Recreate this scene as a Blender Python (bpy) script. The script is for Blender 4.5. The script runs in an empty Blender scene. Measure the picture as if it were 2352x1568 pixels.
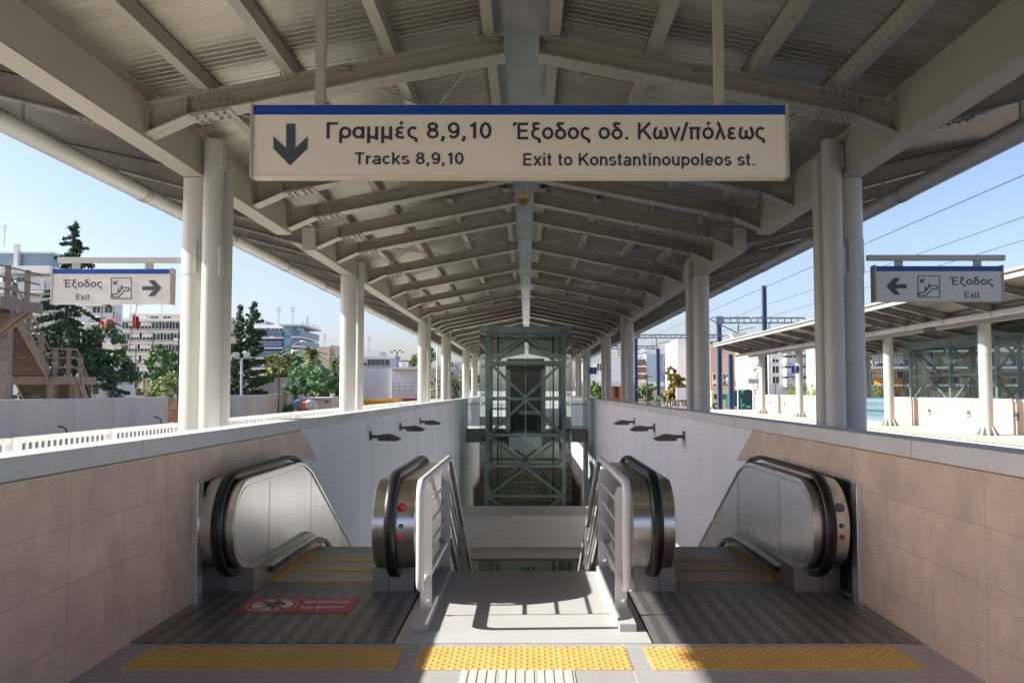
import bpy, bmesh, math, random
from mathutils import Vector, Matrix
R = math.radians
random.seed(7)
S = bpy.context.scene
COL = S.collection

# ------------------------------------------------------------------ camera, sky, sun, exposure
FPX, UP, VP0, TILT, EYE = 1870.0, 1211.0, 800.5, R(2.9), 1.55      # in a 2352 px wide view of the picture
cam_d = bpy.data.cameras.new('camera')
cam = bpy.data.objects.new('camera', cam_d); COL.objects.link(cam)
cam.location = (0, 0, EYE)
cam.rotation_euler = (R(90) + TILT, 0, 0)
cam_d.sensor_width = 36.0
cam_d.lens = FPX / 2352 * 36
cam_d.shift_x = -(UP - 1176) / 2352
cam_d.shift_y = (VP0 - 783.2) / 2352
cam_d.clip_start = 0.05
cam_d.clip_end = 6000
S.camera = cam

SUN_EL = math.atan(0.657)
sun_dir = Vector((-1, -0.034, 0.657)).normalized()                 # towards the sun
w = bpy.data.worlds.new("World"); S.world = w; w.use_nodes = True
nt = w.node_tree
sky = nt.nodes.new('ShaderNodeTexSky'); sky.sky_type = 'NISHITA'
sky.sun_disc = False
sky.sun_elevation = SUN_EL
sky.sun_rotation = R(268)
sky.altitude = 50; sky.air_density = 1.0; sky.dust_density = 2.2; sky.ozone_density = 1.5
bg = nt.nodes['Background']; bg.inputs['Strength'].default_value = 0.122
tint = nt.nodes.new('ShaderNodeMix'); tint.data_type = 'RGBA'; tint.blend_type = 'MULTIPLY'; tint.inputs[0].default_value = 1.0
tint.inputs[7].default_value = (.91, .885, 1.02, 1)                 # a slightly bluer clear sky
nt.links.new(sky.outputs[0], tint.inputs[6]); nt.links.new(tint.outputs[2], bg.inputs[0])
sl = bpy.data.lights.new('sun', 'SUN'); sl.energy = 4.6; sl.angle = R(0.5); sl.color = (1.0, 0.965, 0.885)
so = bpy.data.objects.new('sun', sl); COL.objects.link(so)
so.location = (-30, 0, 30)
so.rotation_euler = sun_dir.to_track_quat('Z', 'Y').to_euler()
S.view_settings.view_transform = 'Standard'
S.view_settings.look = 'None'
S.view_settings.exposure = 1.02
S.view_settings.gamma = 1.0
S.view_settings.use_curve_mapping = False
S.cycles.max_bounces = 12
S.cycles.transparent_max_bounces = 16
S.cycles.diffuse_bounces = 6
S.cycles.caustics_reflective = False
S.cycles.caustics_refractive = False
S.cycles.sample_clamp_indirect = 8.0

def P(u, v, Y):
    """world point on the plane y = Y seen at (u, v) of the 2352 px wide picture"""
    c, s = math.cos(TILT), math.sin(TILT)
    k = (VP0 - v) / FPX
    dz = Y * (k * c + s) / (c - k * s)
    zc = Y * c + dz * s
    return Vector(((u - UP) / FPX * zc, Y, EYE + dz))

# ------------------------------------------------------------------ materials
MATS = {}
def _base(name):
    m = bpy.data.materials.new(name); m.use_nodes = True
    n = m.node_tree.nodes; b = n['Principled BSDF']
    MATS[name] = m
    return m, n, m.node_tree.links, b
def mat(name, col, rough=0.5, metal=0.0, var=0.08, scale=6.0, bump=0.0, bscale=60.0, coat=0.0, stretch=None, rvar=0.0, col2=None, spec=0.5, dirt=0.0):
    """plain coloured surface with a soft mottling of its own colour and a fine bump"""
    m, n, l, b = _base(name)
    tc = n.new('ShaderNodeTexCoord'); mp = n.new('ShaderNodeMapping')
    l.new(tc.outputs['Object'], mp.inputs[0])
    if stretch: mp.inputs['Scale'].default_value = stretch
    no = n.new('ShaderNodeTexNoise'); no.inputs['Scale'].default_value = scale; no.inputs['Detail'].default_value = 5
    l.new(mp.outputs[0], no.inputs['Vector'])
    cr = n.new('ShaderNodeValToRGB')
    c2 = col2 or tuple(min(1, c * (1 + var)) for c in col)
    c1 = tuple(c * (1 - var) for c in col)
    cr.color_ramp.elements[0].position = 0.3; cr.color_ramp.elements[1].position = 0.7
    cr.color_ramp.elements[0].color = (*c1, 1); cr.color_ramp.elements[1].color = (*c2, 1)
    l.new(no.outputs[0], cr.inputs[0]); l.new(cr.outputs[0], b.inputs['Base Color'])
    b.inputs['Roughness'].default_value = rough; b.inputs['Metallic'].default_value = metal
    b.inputs['Specular IOR Level'].default_value = spec
    b.inputs['Coat Weight'].default_value = coat
    if dirt:
        nd = n.new('ShaderNodeTexNoise'); nd.inputs['Scale'].default_value = 38; nd.inputs['Detail'].default_value = 2
        l.new(tc.outputs['Object'], nd.inputs['Vector'])
        nb = n.new('ShaderNodeTexNoise'); nb.inputs['Scale'].default_value = 2.3; nb.inputs['Detail'].default_value = 6; l.new(tc.outputs['Object'], nb.inputs['Vector'])
        r1 = n.new('ShaderNodeMapRange'); r1.inputs['From Min'].default_value = .66; r1.inputs['From Max'].default_value = .72; r1.inputs['To Max'].default_value = dirt; l.new(nd.outputs[0], r1.inputs[0])
        r2 = n.new('ShaderNodeMapRange'); r2.inputs['From Min'].default_value = .5; r2.inputs['From Max'].default_value = .75; r2.inputs['To Max'].default_value = dirt * .55; l.new(nb.outputs[0], r2.inputs[0])
        mxx = n.new('ShaderNodeMath'); mxx.operation = 'MAXIMUM'; l.new(r1.outputs[0], mxx.inputs[0]); l.new(r2.outputs[0], mxx.inputs[1])
        md = n.new('ShaderNodeMix'); md.data_type = 'RGBA'; l.new(mxx.outputs[0], md.inputs[0]); l.new(cr.outputs[0], md.inputs[6]); md.inputs[7].default_value = (.16, .14, .12, 1)
        l.new(md.outputs[2], b.inputs['Base Color'])
    if rvar:
        ma = n.new('ShaderNodeMapRange'); ma.inputs['To Min'].default_value = max(.02, rough - rvar); ma.inputs['To Max'].default_value = rough + rvar
        l.new(no.outputs[0], ma.inputs[0]); l.new(ma.outputs[0], b.inputs['Roughness'])
    if bump:
        n2 = n.new('ShaderNodeTexNoise'); n2.inputs['Scale'].default_value = bscale; n2.inputs['Detail'].default_value = 4
        l.new(mp.outputs[0], n2.inputs['Vector'])
        bp = n.new('ShaderNodeBump'); bp.inputs['Strength'].default_value = bump; bp.inputs['Distance'].default_value = 0.01
        l.new(n2.outputs[0], bp.inputs['Height']); l.new(bp.outputs[0], b.inputs['Normal'])
    return m
def slabs(name, col, col2, mortar, bw, bh, ax=('Y', 'Z'), off=(0, 0), msize=0.003, rough=0.55, offset=0.0, bump=0.15, var=.1):
    """stone or tile slabs laid on a world-sized grid along two axes"""
    m, n, l, b = _base(name)
    ge = n.new('ShaderNodeTexCoord'); sp = n.new('ShaderNodeSeparateXYZ'); cb = n.new('ShaderNodeCombineXYZ')
    l.new(ge.outputs['Object'], sp.inputs[0])
    for i, a in enumerate(ax):
        ad = n.new('ShaderNodeMath'); ad.operation = 'ADD'; ad.inputs[1].default_value = off[i]
        l.new(sp.outputs[a], ad.inputs[0]); l.new(ad.outputs[0], cb.inputs[i])
    br = n.new('ShaderNodeTexBrick'); br.offset = offset; br.squash = 1.0
    br.inputs['Scale'].default_value = 1.0; br.inputs['Brick Width'].default_value = bw; br.inputs['Row Height'].default_value = bh
    br.inputs['Mortar Size'].default_value = msize; br.inputs['Mortar Smooth'].default_value = 0.1; br.inputs['Bias'].default_value = 0
    br.inputs['Color1'].default_value = (*col, 1); br.inputs['Color2'].default_value = (*col2, 1); br.inputs['Mortar'].default_value = (*mortar, 1)
    l.new(cb.outputs[0], br.inputs['Vector'])
    no = n.new('ShaderNodeTexNoise'); no.inputs['Scale'].default_value = 3.5; no.inputs['Detail'].default_value = 7; no.inputs['Roughness'].default_value = .62
    l.new(ge.outputs['Object'], no.inputs['Vector'])
    mr = n.new('ShaderNodeMapRange'); mr.inputs['From Min'].default_value = .3; mr.inputs['From Max'].default_value = .7
    mr.inputs['To Min'].default_value = 1 - var; mr.inputs['To Max'].default_value = 1 + var
    l.new(no.outputs[0], mr.inputs[0])
    mx = n.new('ShaderNodeMix'); mx.data_type = 'RGBA'; mx.blend_type = 'MULTIPLY'; mx.inputs[0].default_value = 1.0
    l.new(br.outputs['Color'], mx.inputs[6]); l.new(mr.outputs[0], mx.inputs[7]); l.new(mx.outputs[2], b.inputs['Base Color'])
    b.inputs['Roughness'].default_value = rough
    bp = n.new('ShaderNodeBump'); bp.inputs['Strength'].default_value = bump; bp.inputs['Distance'].default_value = 0.003; bp.invert = True
    l.new(br.outputs['Fac'], bp.inputs['Height']); l.new(bp.outputs[0], b.inputs['Normal'])
    return m
def leafmat(name, c1, c2, c3=None, rough=.6):
    m, n, l, b = _base(name)
    g = n.new('ShaderNodeNewGeometry'); cr = n.new('ShaderNodeValToRGB')
    cr.color_ramp.elements[0].color = (*c1, 1); cr.color_ramp.elements[1].color = (*c2, 1)
    if c3:
        e = cr.color_ramp.elements.new(.86); e.color = (*c2, 1); cr.color_ramp.elements[2].color = (*c3, 1)
    l.new(g.outputs['Random Per Island'], cr.inputs[0]); l.new(cr.outputs[0], b.inputs['Base Color'])
    b.inputs['Roughness'].default_value = rough
    b.inputs['Specular IOR Level'].default_value = .25
    return m
def glass(name, tint, rough=.02, refl=1.45, body=0.0):
    m, n, l, b = _base(name)
    out = [x for x in n if x.type == 'OUTPUT_MATERIAL'][0]
    n.remove(b)
    tr = n.new('ShaderNodeBsdfTransparent'); tr.inputs[0].default_value = (*tint, 1)
    gl = n.new('ShaderNodeBsdfGlossy'); gl.inputs['Roughness'].default_value = rough
    ge = n.new('ShaderNodeNewGeometry'); dt = n.new('ShaderNodeVectorMath'); dt.operation = 'DOT_PRODUCT'
    l.new(ge.outputs['Incoming'], dt.inputs[0]); l.new(ge.outputs['Normal'], dt.inputs[1])
    def math_(op, a, b_=None):
        k = n.new('ShaderNodeMath'); k.operation = op
        for i, x in enumerate((a, b_)):
            if x is None: continue
            if isinstance(x, (int, float)): k.inputs[i].default_value = x
            else: l.new(x, k.inputs[i])
        return k.outputs[0]
    fr_ = math_('ADD', math_('MULTIPLY', math_('POWER', math_('SUBTRACT', 1.0, math_('ABSOLUTE', dt.outputs['Value'])), 5.0), .95), .045)
    mx = n.new('ShaderNodeMixShader')
    l.new(fr_, mx.inputs[0]); l.new(tr.outputs[0], mx.inputs[1]); l.new(gl.outputs[0], mx.inputs[2])
    l.new(mx.outputs[0], out.inputs[0])
    return m
M = {}
M['steel'] = mat('beige_steel_paint', (.405, .378, .30), .42, 0, .05, 1.5, .05, 40)
M['steel2'] = mat('beige_beam_paint', (.44, .412, .33), .4, 0, .05, 1.2, .05, 40)
M['pipe'] = mat('pale_pipe_paint', (.50, .49, .445), .4, 0, .05, 1.2)
M['deck'] = mat('galvanised_roof_sheet', (.43, .40, .315), .34, .75, .14, 1.3, .12, 25, stretch=(.5, 3, 1), rvar=.08)
M['shade_wingdeck'] = mat('roof_sheet_shade_tone', (.20, .19, .165), .4, .6, .14, 1.3, .12, 25, rvar=.08)  # roof sheet darkened: shade under the wings put into the base colour
M['shade_ribsteel'] = mat('steel_paint_shade_tone', (.27, .25, .21), .45, 0, .06, 1.5)  # darker copy of the beige steel paint, rib shade painted in
M['ridge'] = mat('ridge_sheet', (.55, .57, .58), .33, .6, .1, 2.5, .1, 12, rvar=.08)
M['fascia'] = mat('fascia_paint', (.44, .43, .40), .4, .2, .05)
M['bolt'] = mat('bolt_steel', (.40, .37, .32), .45, .3, .15, 40)
M['stone'] = slabs('pink_stone_slabs', (.73, .545, .40), (.66, .50, .375), (.40, .30, .23), .59, .305, ('Y', 'Z'), (-.16 + .59 * 4, -.215 + .305 * 3), .002, .5, 0, .12, .16)
M['stone2'] = slabs('pale_stone_slabs', (.56, .43, .335), (.52, .385, .30), (.36, .28, .22), .9, .3, ('Y', 'Z'), (20, 4), .004, .6, 0, .2, .08)
M['plaster'] = mat('white_plaster', (.85, .85, .85), .75, 0, .05, .9, .12, 120, stretch=(1, 1, .35), dirt=.10)
M['coping'] = mat('pale_coping', (.70, .69, .67), .6, 0, .07, 2.2, .15, 60, stretch=(1, .6, 1), dirt=.2)
M['tile'] = slabs('grey_floor_tiles', (.43, .42, .415), (.405, .40, .395), (.62, .61, .59), .612, .612, ('X', 'Y'), (10 * .612 + .025, -4.92 + 10 * .612), .004, .42, 0, .25, .06)
M['yellow'] = slabs('yellow_tactile', (.74, .455, .135), (.70, .42, .12), (.68, .56, .36), .2037, .2037, ('X', 'Y'), (.635 + .2037 * 20, -4.51 + .2037 * 40), .0025, .5, 0, .2, .07)
M['paleyel'] = mat('pale_yellow_line', (.62, .47, .25), .6, 0, .06, 4)
M['terr'] = mat('terrace_glass', (.20, .27, .31), .15, .2, .15, .3)
M['comb'] = mat('dark_comb_plate', (.17, .16, .15), .4, .5, .15, 6, .1, 60, rvar=.08)
M['rib'] = mat('white_guide_tile', (.60, .59, .55), .5, 0, .05, 5)
M['landing'] = mat('white_stone_floor', (.525, .52, .507), .5, 0, .03, 1.4, .04, 60, dirt=.12)
M['white'] = mat('white_rail_paint', (.72, .70, .67), .3, 0, .05, 3, coat=.2, dirt=.1)
M['inox'] = mat('brushed_steel', (.70, .675, .64), .24, 1, .08, 3, .04, 90, stretch=(3, 3, .4), rvar=.06)
M['inox2'] = mat('polished_panel_steel', (.80, .80, .79), .27, .82, .05, 1.5, .02, 40, stretch=(1, 1, .3), rvar=.05)
M['inoxd'] = mat('dull_steel', (.36, .34, .315), .36, .9, .14, 4, .06, 70, rvar=.1)
M['rubber'] = mat('black_handrail_rubber', (.010, .010, .011), .34, 0, .2, 8, spec=.6)
M['black'] = mat('black_gap', (.012, .012, .013), .8, 0, .1)
M['step'] = None
M['safety'] = mat('safety_yellow', (.92, .50, .03), .5, 0, .06, 30)
M['redl'] = mat('red_lens', (.55, .02, .05), .2, 0, .05, coat=.5)
M['redb'] = mat('red_button', (.6, .03, .02), .35, 0, .05)
M['teal'] = mat('unlit_lens', (.10, .17, .20), .2, 0, .1, coat=.5)
M['decal'] = mat('red_floor_sticker', (.52, .05, .07), .45, 0, .12, 9)
M['decalw'] = mat('white_sticker_print', (.78, .74, .74), .5, 0, .1, 12)
M['decalk'] = mat('black_sticker_print', (.035, .035, .04), .5)
M['signw'] = mat('cream_sign_face', (.86, .765, .61), .45, 0, .02, 1)
M['signw2'] = mat('white_sign_face', (.70, .675, .64), .42, 0, .02, 1)
M['signb'] = mat('blue_sign_band', (.004, .055, .32), .4, 0, .04)
M['signk'] = mat('dark_sign_print', (.035, .037, .042), .5)
M['signp'] = mat('slate_sign_print', (.06, .075, .09), .5)
M['signf'] = mat('sign_frame', (.42, .38, .33), .4, .2, .04)
M['lampd'] = mat('dark_lamp_housing', (.13, .12, .11), .45, .2, .1)
M['brass'] = mat('ochre_speaker', (.60, .38, .07), .45, .0, .12, 20)
M['liftst'] = mat('green_grey_steel', (.22, .285, .28), .42, .1, .06, 3)
M['liftdk'] = mat('dark_lift_car', (.035, .042, .045), .35, .3, .1)
M['liftlt'] = mat('pale_lift_trim', (.34, .35, .32), .45, .2, .05)
M['galv'] = mat('galvanised_plate', (.66, .72, .72), .4, .1, .08, 12)
M['glass'] = glass('green_glass', (.925, .962, .952), .015)
M['glassb'] = glass('balustrade_glass', (.80, .88, .88), .015)
M['concrete'] = mat('site_concrete', (.50, .465, .44), .85, 0, .1, .8, .25, 12, stretch=(1, 1, .25))
M['soffit'] = mat('concourse_soffit', (.46, .43, .39), .7, 0, .06, 2)
M['ground'] = mat('dusty_ground', (.40, .37, .31), .9, 0, .2, .3, .3, 3)
M['asphalt'] = mat('asphalt', (.09, .09, .09), .85, 0, .2, 2)
M['ballast'] = mat('track_ballast', (.17, .15, .135), .9, 0, .45, 9, .8, 25)
M['paving'] = mat('platform_paving', (.58, .57, .53), .7, 0, .06, 2)
M['rail'] = mat('rail_steel', (.25, .2, .17), .4, .7, .1)
M['rust'] = mat('rusty_beige_steel', (.19, .15, .12), .7, .1, .22, 5, .2, 30)
M['rust2'] = mat('brown_sheet_steel', (.12, .09, .07), .75, .1, .22, 2)
M['rustr'] = mat('orange_rust', (.36, .13, .05), .8, .1, .3, 9)
M['trunk'] = mat('bark', (.075, .055, .04), .9, 0, .25, 8)
M['conifer'] = leafmat('dark_conifer', (0.018, 0.040, 0.021), (0.081, 0.136, 0.054))
M['cypress'] = leafmat('cypress_leaf', (0.021, 0.051, 0.025), (0.081, 0.145, 0.064))
M['darkleaf'] = leafmat('dark_broadleaf', (0.021, 0.064, 0.033), (0.090, 0.181, 0.064))
M['midleaf'] = leafmat('mid_broadleaf', (0.045, 0.109, 0.033), (0.181, 0.290, 0.073))
M['yellleaf'] = leafmat('yellowing_leaf', (0.081, 0.136, 0.033), (0.362, 0.362, 0.100), (0.544, 0.471, 0.145))
M['softleaf'] = leafmat('soft_grey_green', (0.054, 0.136, 0.051), (0.164, 0.299, 0.117))
M['paleleaf'] = leafmat('pale_shrub_leaf', (0.109, 0.164, 0.054), (0.399, 0.453, 0.181), (0.653, 0.544, 0.145))
M['autumn'] = leafmat('autumn_leaf', (.15, .13, .035), (.38, .24, .07), (.22, .25, .08))
M['hedge'] = leafmat('hedge_leaf', (0.054, 0.128, 0.027), (0.290, 0.399, 0.090))
M['palm'] = leafmat('palm_leaf', (0.073, 0.117, 0.036), (0.307, 0.326, 0.109))
M['bwhite'] = mat('white_render', (.72, .71, .68), .8, 0, .04, .4)
M['bcream'] = mat('cream_render', (.60, .475, .335), .8, 0, .05, .4)
M['bgrey'] = mat('pale_grey_render', (.50, .51, .51), .8, 0, .05, .4)
M['bblue'] = mat('blue_grey_render', (.30, .37, .46), .8, 0, .05, .4)
M['btan'] = mat('tan_render', (.48, .38, .31), .85, 0, .06, .4)
M['bpink'] = mat('pink_render', (.62, .47, .38), .85, 0, .05, .4)
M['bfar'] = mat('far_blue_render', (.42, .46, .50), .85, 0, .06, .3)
M['winglass'] = mat('window_glass', (.055, .075, .09), .12, .1, .3, .5)
M['curtain'] = mat('blue_curtain_glass', (.20, .36, .44), .15, .2, .12, .3)
M['balus'] = mat('blue_balcony_panel', (.13, .19, .27), .3, .1, .1)
M['redroof'] = mat('red_roof', (.36, .10, .07), .8)
M['brownw'] = mat('brown_shutter', (.17, .08, .055), .7)
M['yellowc'] = mat('yellow_container', (.72, .36, .02), .5, 0, .06, 2)
M['brownc'] = mat('brown_container', (.16, .05, .035), .6, 0, .2, 3)
M['hut'] = mat('beige_hut_panel', (.52, .48, .41), .6, 0, .05)
M['mast'] = mat('blue_grey_mast', (.085, .11, .19), .5, .2, .1)
M['gant'] = mat('gantry_paint', (.16, .21, .29), .5, .2, .1)
M['wire'] = mat('dark_wire', (.06, .06, .065), .6, .2)
M['flagred'] = mat('red_flag', (.42, .04, .05), .8)
M['flagblue'] = mat('blue_white_flag', (.05, .14, .36), .8, 0, .5, 4, col2=(.6, .65, .75))
M['awnw'] = mat('white_awning', (.74, .70, .63), .8)
M['awno'] = mat('orange_awning', (.70, .32, .05), .8)
M['buscream'] = mat('cream_bus', (.62, .56, .32), .4)
M['busgreen'] = mat('green_coach', (.01, .11, .095), .3, 0, .05, coat=.3)
M['vanw'] = mat('white_van', (.72, .72, .70), .35, 0, .03, coat=.3)
M['tarp'] = mat('blue_barrel', (.10, .16, .24), .5, 0, .3, 5)
M['net'] = mat('orange_net', (.55, .20, .12), .8)
M['orange'] = mat('orange_paint', (.62, .12, .03), .6)
M['lattice'] = mat('golden_mesh', (.46, .33, .20), .5, .3, .2, 20)
M['tyre'] = mat('tyre', (.02, .02, .02), .8)
M['skin'] = mat('skin', (.42, .25, .18), .6)
M['greyhead'] = mat('grey_lamp_head', (.45, .46, .47), .4, .3)

# ribbed floor plate: lengthwise bands of plain and roughened steel
def band_plate(name):
    m, n, l, b = _base(name)
    tc = n.new('ShaderNodeTexCoord'); sp = n.new('ShaderNodeSeparateXYZ'); l.new(tc.outputs['Object'], sp.inputs[0])
    def wave(axis, freq):
        mu = n.new('ShaderNodeMath'); mu.operation = 'MULTIPLY'; mu.inputs[1].default_value = freq
        l.new(sp.outputs[axis], mu.inputs[0])
        fr = n.new('ShaderNodeMath'); fr.operation = 'FRACT'; l.new(mu.outputs[0], fr.inputs[0])
        return fr
    a = wave('X', 1 / .118); st = n.new('ShaderNodeMath'); st.operation = 'GREATER_THAN'; st.inputs[1].default_value = .5; l.new(a.outputs[0], st.inputs[0])
    no = n.new('ShaderNodeTexNoise'); no.inputs['Scale'].default_value = 7; no.inputs['Detail'].default_value = 8; no.inputs['Roughness'].default_value = .7
    mp = n.new('ShaderNodeMapping'); mp.inputs['Scale'].default_value = (1, .35, 1); l.new(tc.outputs['Object'], mp.inputs[0]); l.new(mp.outputs[0], no.inputs['Vector'])
    mx = n.new('ShaderNodeMix'); mx.data_type = 'RGBA'; mx.inputs[6].default_value = (.15, .143, .14, 1); mx.inputs[7].default_value = (.25, .242, .237, 1)
    l.new(st.outputs[0], mx.inputs[0])
    mr = n.new('ShaderNodeMapRange'); mr.inputs['From Min'].default_value = .3; mr.inputs['From Max'].default_value = .72; mr.inputs['To Min'].default_value = .75; mr.inputs['To Max'].default_value = 1.2
    l.new(no.outputs[0], mr.inputs[0])
    m2 = n.new('ShaderNodeMix'); m2.data_type = 'RGBA'; m2.blend_type = 'MULTIPLY'; m2.inputs[0].default_value = 1
    l.new(mx.outputs[2], m2.inputs[6]); l.new(mr.outputs[0], m2.inputs[7]); l.new(m2.outputs[2], b.inputs['Base Color'])
    b.inputs['Metallic'].default_value = .35
    rr = n.new('ShaderNodeMapRange'); rr.inputs['To Min'].default_value = .34; rr.inputs['To Max'].default_value = .46
    l.new(no.outputs[0], rr.inputs[0]); l.new(rr.outputs[0], b.inputs['Roughness'])
    g = wave('Y', 1 / .012)
    bp = n.new('ShaderNodeBump'); bp.inputs['Strength'].default_value = .25; bp.inputs['Distance'].default_value = .002
    l.new(g.outputs[0], bp.inputs['Height']); l.new(bp.outputs[0], b.inputs['Normal'])
    return m
M['plate'] = band_plate('banded_floor_plate')
def ribbed(name, col, freq, axis='X', metal=.6, rough=.4):
    m, n, l, b = _base(name)
    tc = n.new('ShaderNodeTexCoord'); sp = n.new('ShaderNodeSeparateXYZ'); l.new(tc.outputs['Object'], sp.inputs[0])
    mu = n.new('ShaderNodeMath'); mu.operation = 'MULTIPLY'; mu.inputs[1].default_value = freq; l.new(sp.outputs[axis], mu.inputs[0])
    fr = n.new('ShaderNodeMath'); fr.operation = 'FRACT'; l.new(mu.outputs[0], fr.inputs[0])
    st = n.new('ShaderNodeMath'); st.operation = 'GREATER_THAN'; st.inputs[1].default_value = .45; l.new(fr.outputs[0], st.inputs[0])
    mx = n.new('ShaderNodeMix'); mx.data_type = 'RGBA'; mx.inputs[6].default_value = (.10, .10, .10, 1); mx.inputs[7].default_value = (*col, 1)
    l.new(st.outputs[0], mx.inputs[0])
    no = n.new('ShaderNodeTexNoise'); no.inputs['Scale'].default_value = 5; no.inputs['Detail'].default_value = 6; l.new(tc.outputs['Object'], no.inputs['Vector'])
    mr = n.new('ShaderNodeMapRange'); mr.inputs['To Min'].default_value = .6; mr.inputs['To Max'].default_value = 1.4; l.new(no.outputs[0], mr.inputs[0])
    m2 = n.new('ShaderNodeMix'); m2.data_type = 'RGBA'; m2.blend_type = 'MULTIPLY'; m2.inputs[0].default_value = 1
    l.new(mx.outputs[2], m2.inputs[6]); l.new(mr.outputs[0], m2.inputs[7]); l.new(m2.outputs[2], b.inputs['Base Color'])
    b.inputs['Metallic'].default_value = metal; b.inputs['Roughness'].default_value = rough
    return m
M['step'] = ribbed('ribbed_step', (.80, .78, .74), 1 / .0102, 'X', 0, .45)
M['tarpnet'] = ribbed('slatted_blind', (.32, .30, .27), 1 / .12, 'Z', 0, .7)

# ------------------------------------------------------------------ mesh helpers
class MB:
    def __init__(s): s.v = []; s.f = []; s.sm = []
    def add(s, vs, fs, smooth=False):
        o = len(s.v); s.v += [tuple(p) for p in vs]
        for f in fs: s.f.append(tuple(i + o for i in f)); s.sm.append(smooth)
        return s
    def box(s, x0, x1, y0, y1, z0, z1):
        if x0 > x1: x0, x1 = x1, x0
        if y0 > y1: y0, y1 = y1, y0
        if z0 > z1: z0, z1 = z1, z0
        return s.add([(x0, y0, z0), (x1, y0, z0), (x1, y1, z0), (x0, y1, z0), (x0, y0, z1), (x1, y0, z1), (x1, y1, z1), (x0, y1, z1)],
                     [(0, 3, 2, 1), (4, 5, 6, 7), (0, 1, 5, 4), (1, 2, 6, 5), (2, 3, 7, 6), (3, 0, 4, 7)])
    def prism(s, poly, a0, a1, axis='Y', smooth=False):
        """polygon extruded along an axis; poly in the other two axes in order"""
        def pt(p, a):
            if axis == 'X': return (a, p[0], p[1])
            if axis == 'Y': return (p[0], a, p[1])
            return (p[0], p[1], a)
        n = len(poly)
        vs = [pt(p, a0) for p in poly] + [pt(p, a1) for p in poly]
        s.add(vs, [tuple(range(n))[::-1], tuple(range(n, 2 * n))])
        s.add(vs, [(i, (i + 1) % n, n + (i + 1) % n, n + i) for i in range(n)], smooth)
        return s
    def tube(s, pts, r, seg=10, caps=True, r2=None):
        pts = [Vector(p) for p in pts]; n = len(pts); rings = []
        up = None
        for i, p in enumerate(pts):
            if i == 0: t = pts[1] - p
            elif i == n - 1: t = p - pts[-2]
            else: t = (pts[i + 1] - p).normalized() + (p - pts[i - 1]).normalized()
            t.normalize()
            if up is None: up = Vector((0, 0, 1)) if abs(t.z) < .9 else Vector((0, 1, 0))
            a = t.cross(up).normalized(); b = a.cross(t).normalized(); up = b
            rr = r if r2 is None else r + (r2 - r) * i / (n - 1)
            k = 1.0
            if 0 < i < n - 1:
                cs = (pts[i + 1] - p).normalized().dot((p - pts[i - 1]).normalized()); k = 1 / max(.5, math.sqrt((1 + cs) / 2))
            rings.append([p + (a * math.cos(2 * math.pi * j / seg) + b * math.sin(2 * math.pi * j / seg)) * rr for j in range(seg)])
        vs = [q for rg in rings for q in rg]; fs = []
        for i in range(n - 1):
            for j in range(seg):
                k = (j + 1) % seg
                fs.append((i * seg + j, i * seg + k, (i + 1) * seg + k, (i + 1) * seg + j))
        s.add(vs, fs, True)
        if caps: s.add(rings[0], [tuple(range(seg))[::-1]]); s.add(rings[-1], [tuple(range(seg))])
        return s
    def bar(s, p, q, w, h=None, up=(0, 0, 1)):
        """square bar between two points"""
        p, q = Vector(p), Vector(q); h = h or w; t = (q - p).normalized(); u = Vector(up)
        if abs(t.dot(u)) > .98: u = Vector((0, 1, 0))
        a = t.cross(u).normalized() * w / 2; b = a.cross(t).normalized() * h / 2
        vs = [p - a - b, p + a - b, p + a + b, p - a + b, q - a - b, q + a - b, q + a + b, q - a + b]
        return s.add(vs, [(0, 3, 2, 1), (4, 5, 6, 7), (0, 1, 5, 4), (1, 2, 6, 5), (2, 3, 7, 6), (3, 0, 4, 7)])
    def cyl(s, c, r, h, axis='Z', seg=20, r2=None):
        d = {'X': (1, 0, 0), 'Y': (0, 1, 0), 'Z': (0, 0, 1)}[axis]; c = Vector(c); d = Vector(d)
        return s.tube([c, c + d * h], r, seg, True, r2)
    def dome(s, c, r, h, seg=8, rings=2):
        c = Vector(c); vs = []; fs = []
        for i in range(rings):
            a = i / rings * math.pi / 2
            for j in range(seg):
                t = 2 * math.pi * j / seg
                vs.append(c + Vector((r * math.cos(a) * math.cos(t), r * math.cos(a) * math.sin(t), h * math.sin(a))))
        vs.append(c + Vector((0, 0, h)))
        for i in range(rings - 1):
            for j in range(seg): fs.append((i * seg + j, i * seg + (j + 1) % seg, (i + 1) * seg + (j + 1) % seg, (i + 1) * seg + j))
        for j in range(seg): fs.append(((rings - 1) * seg + j, (rings - 1) * seg + (j + 1) % seg, rings * seg))
        return s.add(vs, fs, True)
    def ball(s, c, r, seg=10, rings=6, sc=(1, 1, 1)):
        c = Vector(c); vs = []; fs = []
        for i in range(rings + 1):
            a = -math.pi / 2 + math.pi * i / rings
            for j in range(seg):
                t = 2 * math.pi * j / seg
                vs.append(c + Vector((r * sc[0] * math.cos(a) * math.cos(t), r * sc[1] * math.cos(a) * math.sin(t), r * sc[2] * math.sin(a))))
        for i in range(rings):
            for j in range(seg): fs.append((i * seg + j, i * seg + (j + 1) % seg, (i + 1) * seg + (j + 1) % seg, (i + 1) * seg + j))
        return s.add(vs, fs, True)
    def mesh(s, name):
        me = bpy.data.meshes.new(name); me.from_pydata(s.v, [], s.f); me.update()
        me.polygons.foreach_set('use_smooth', s.sm)
        return me
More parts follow.
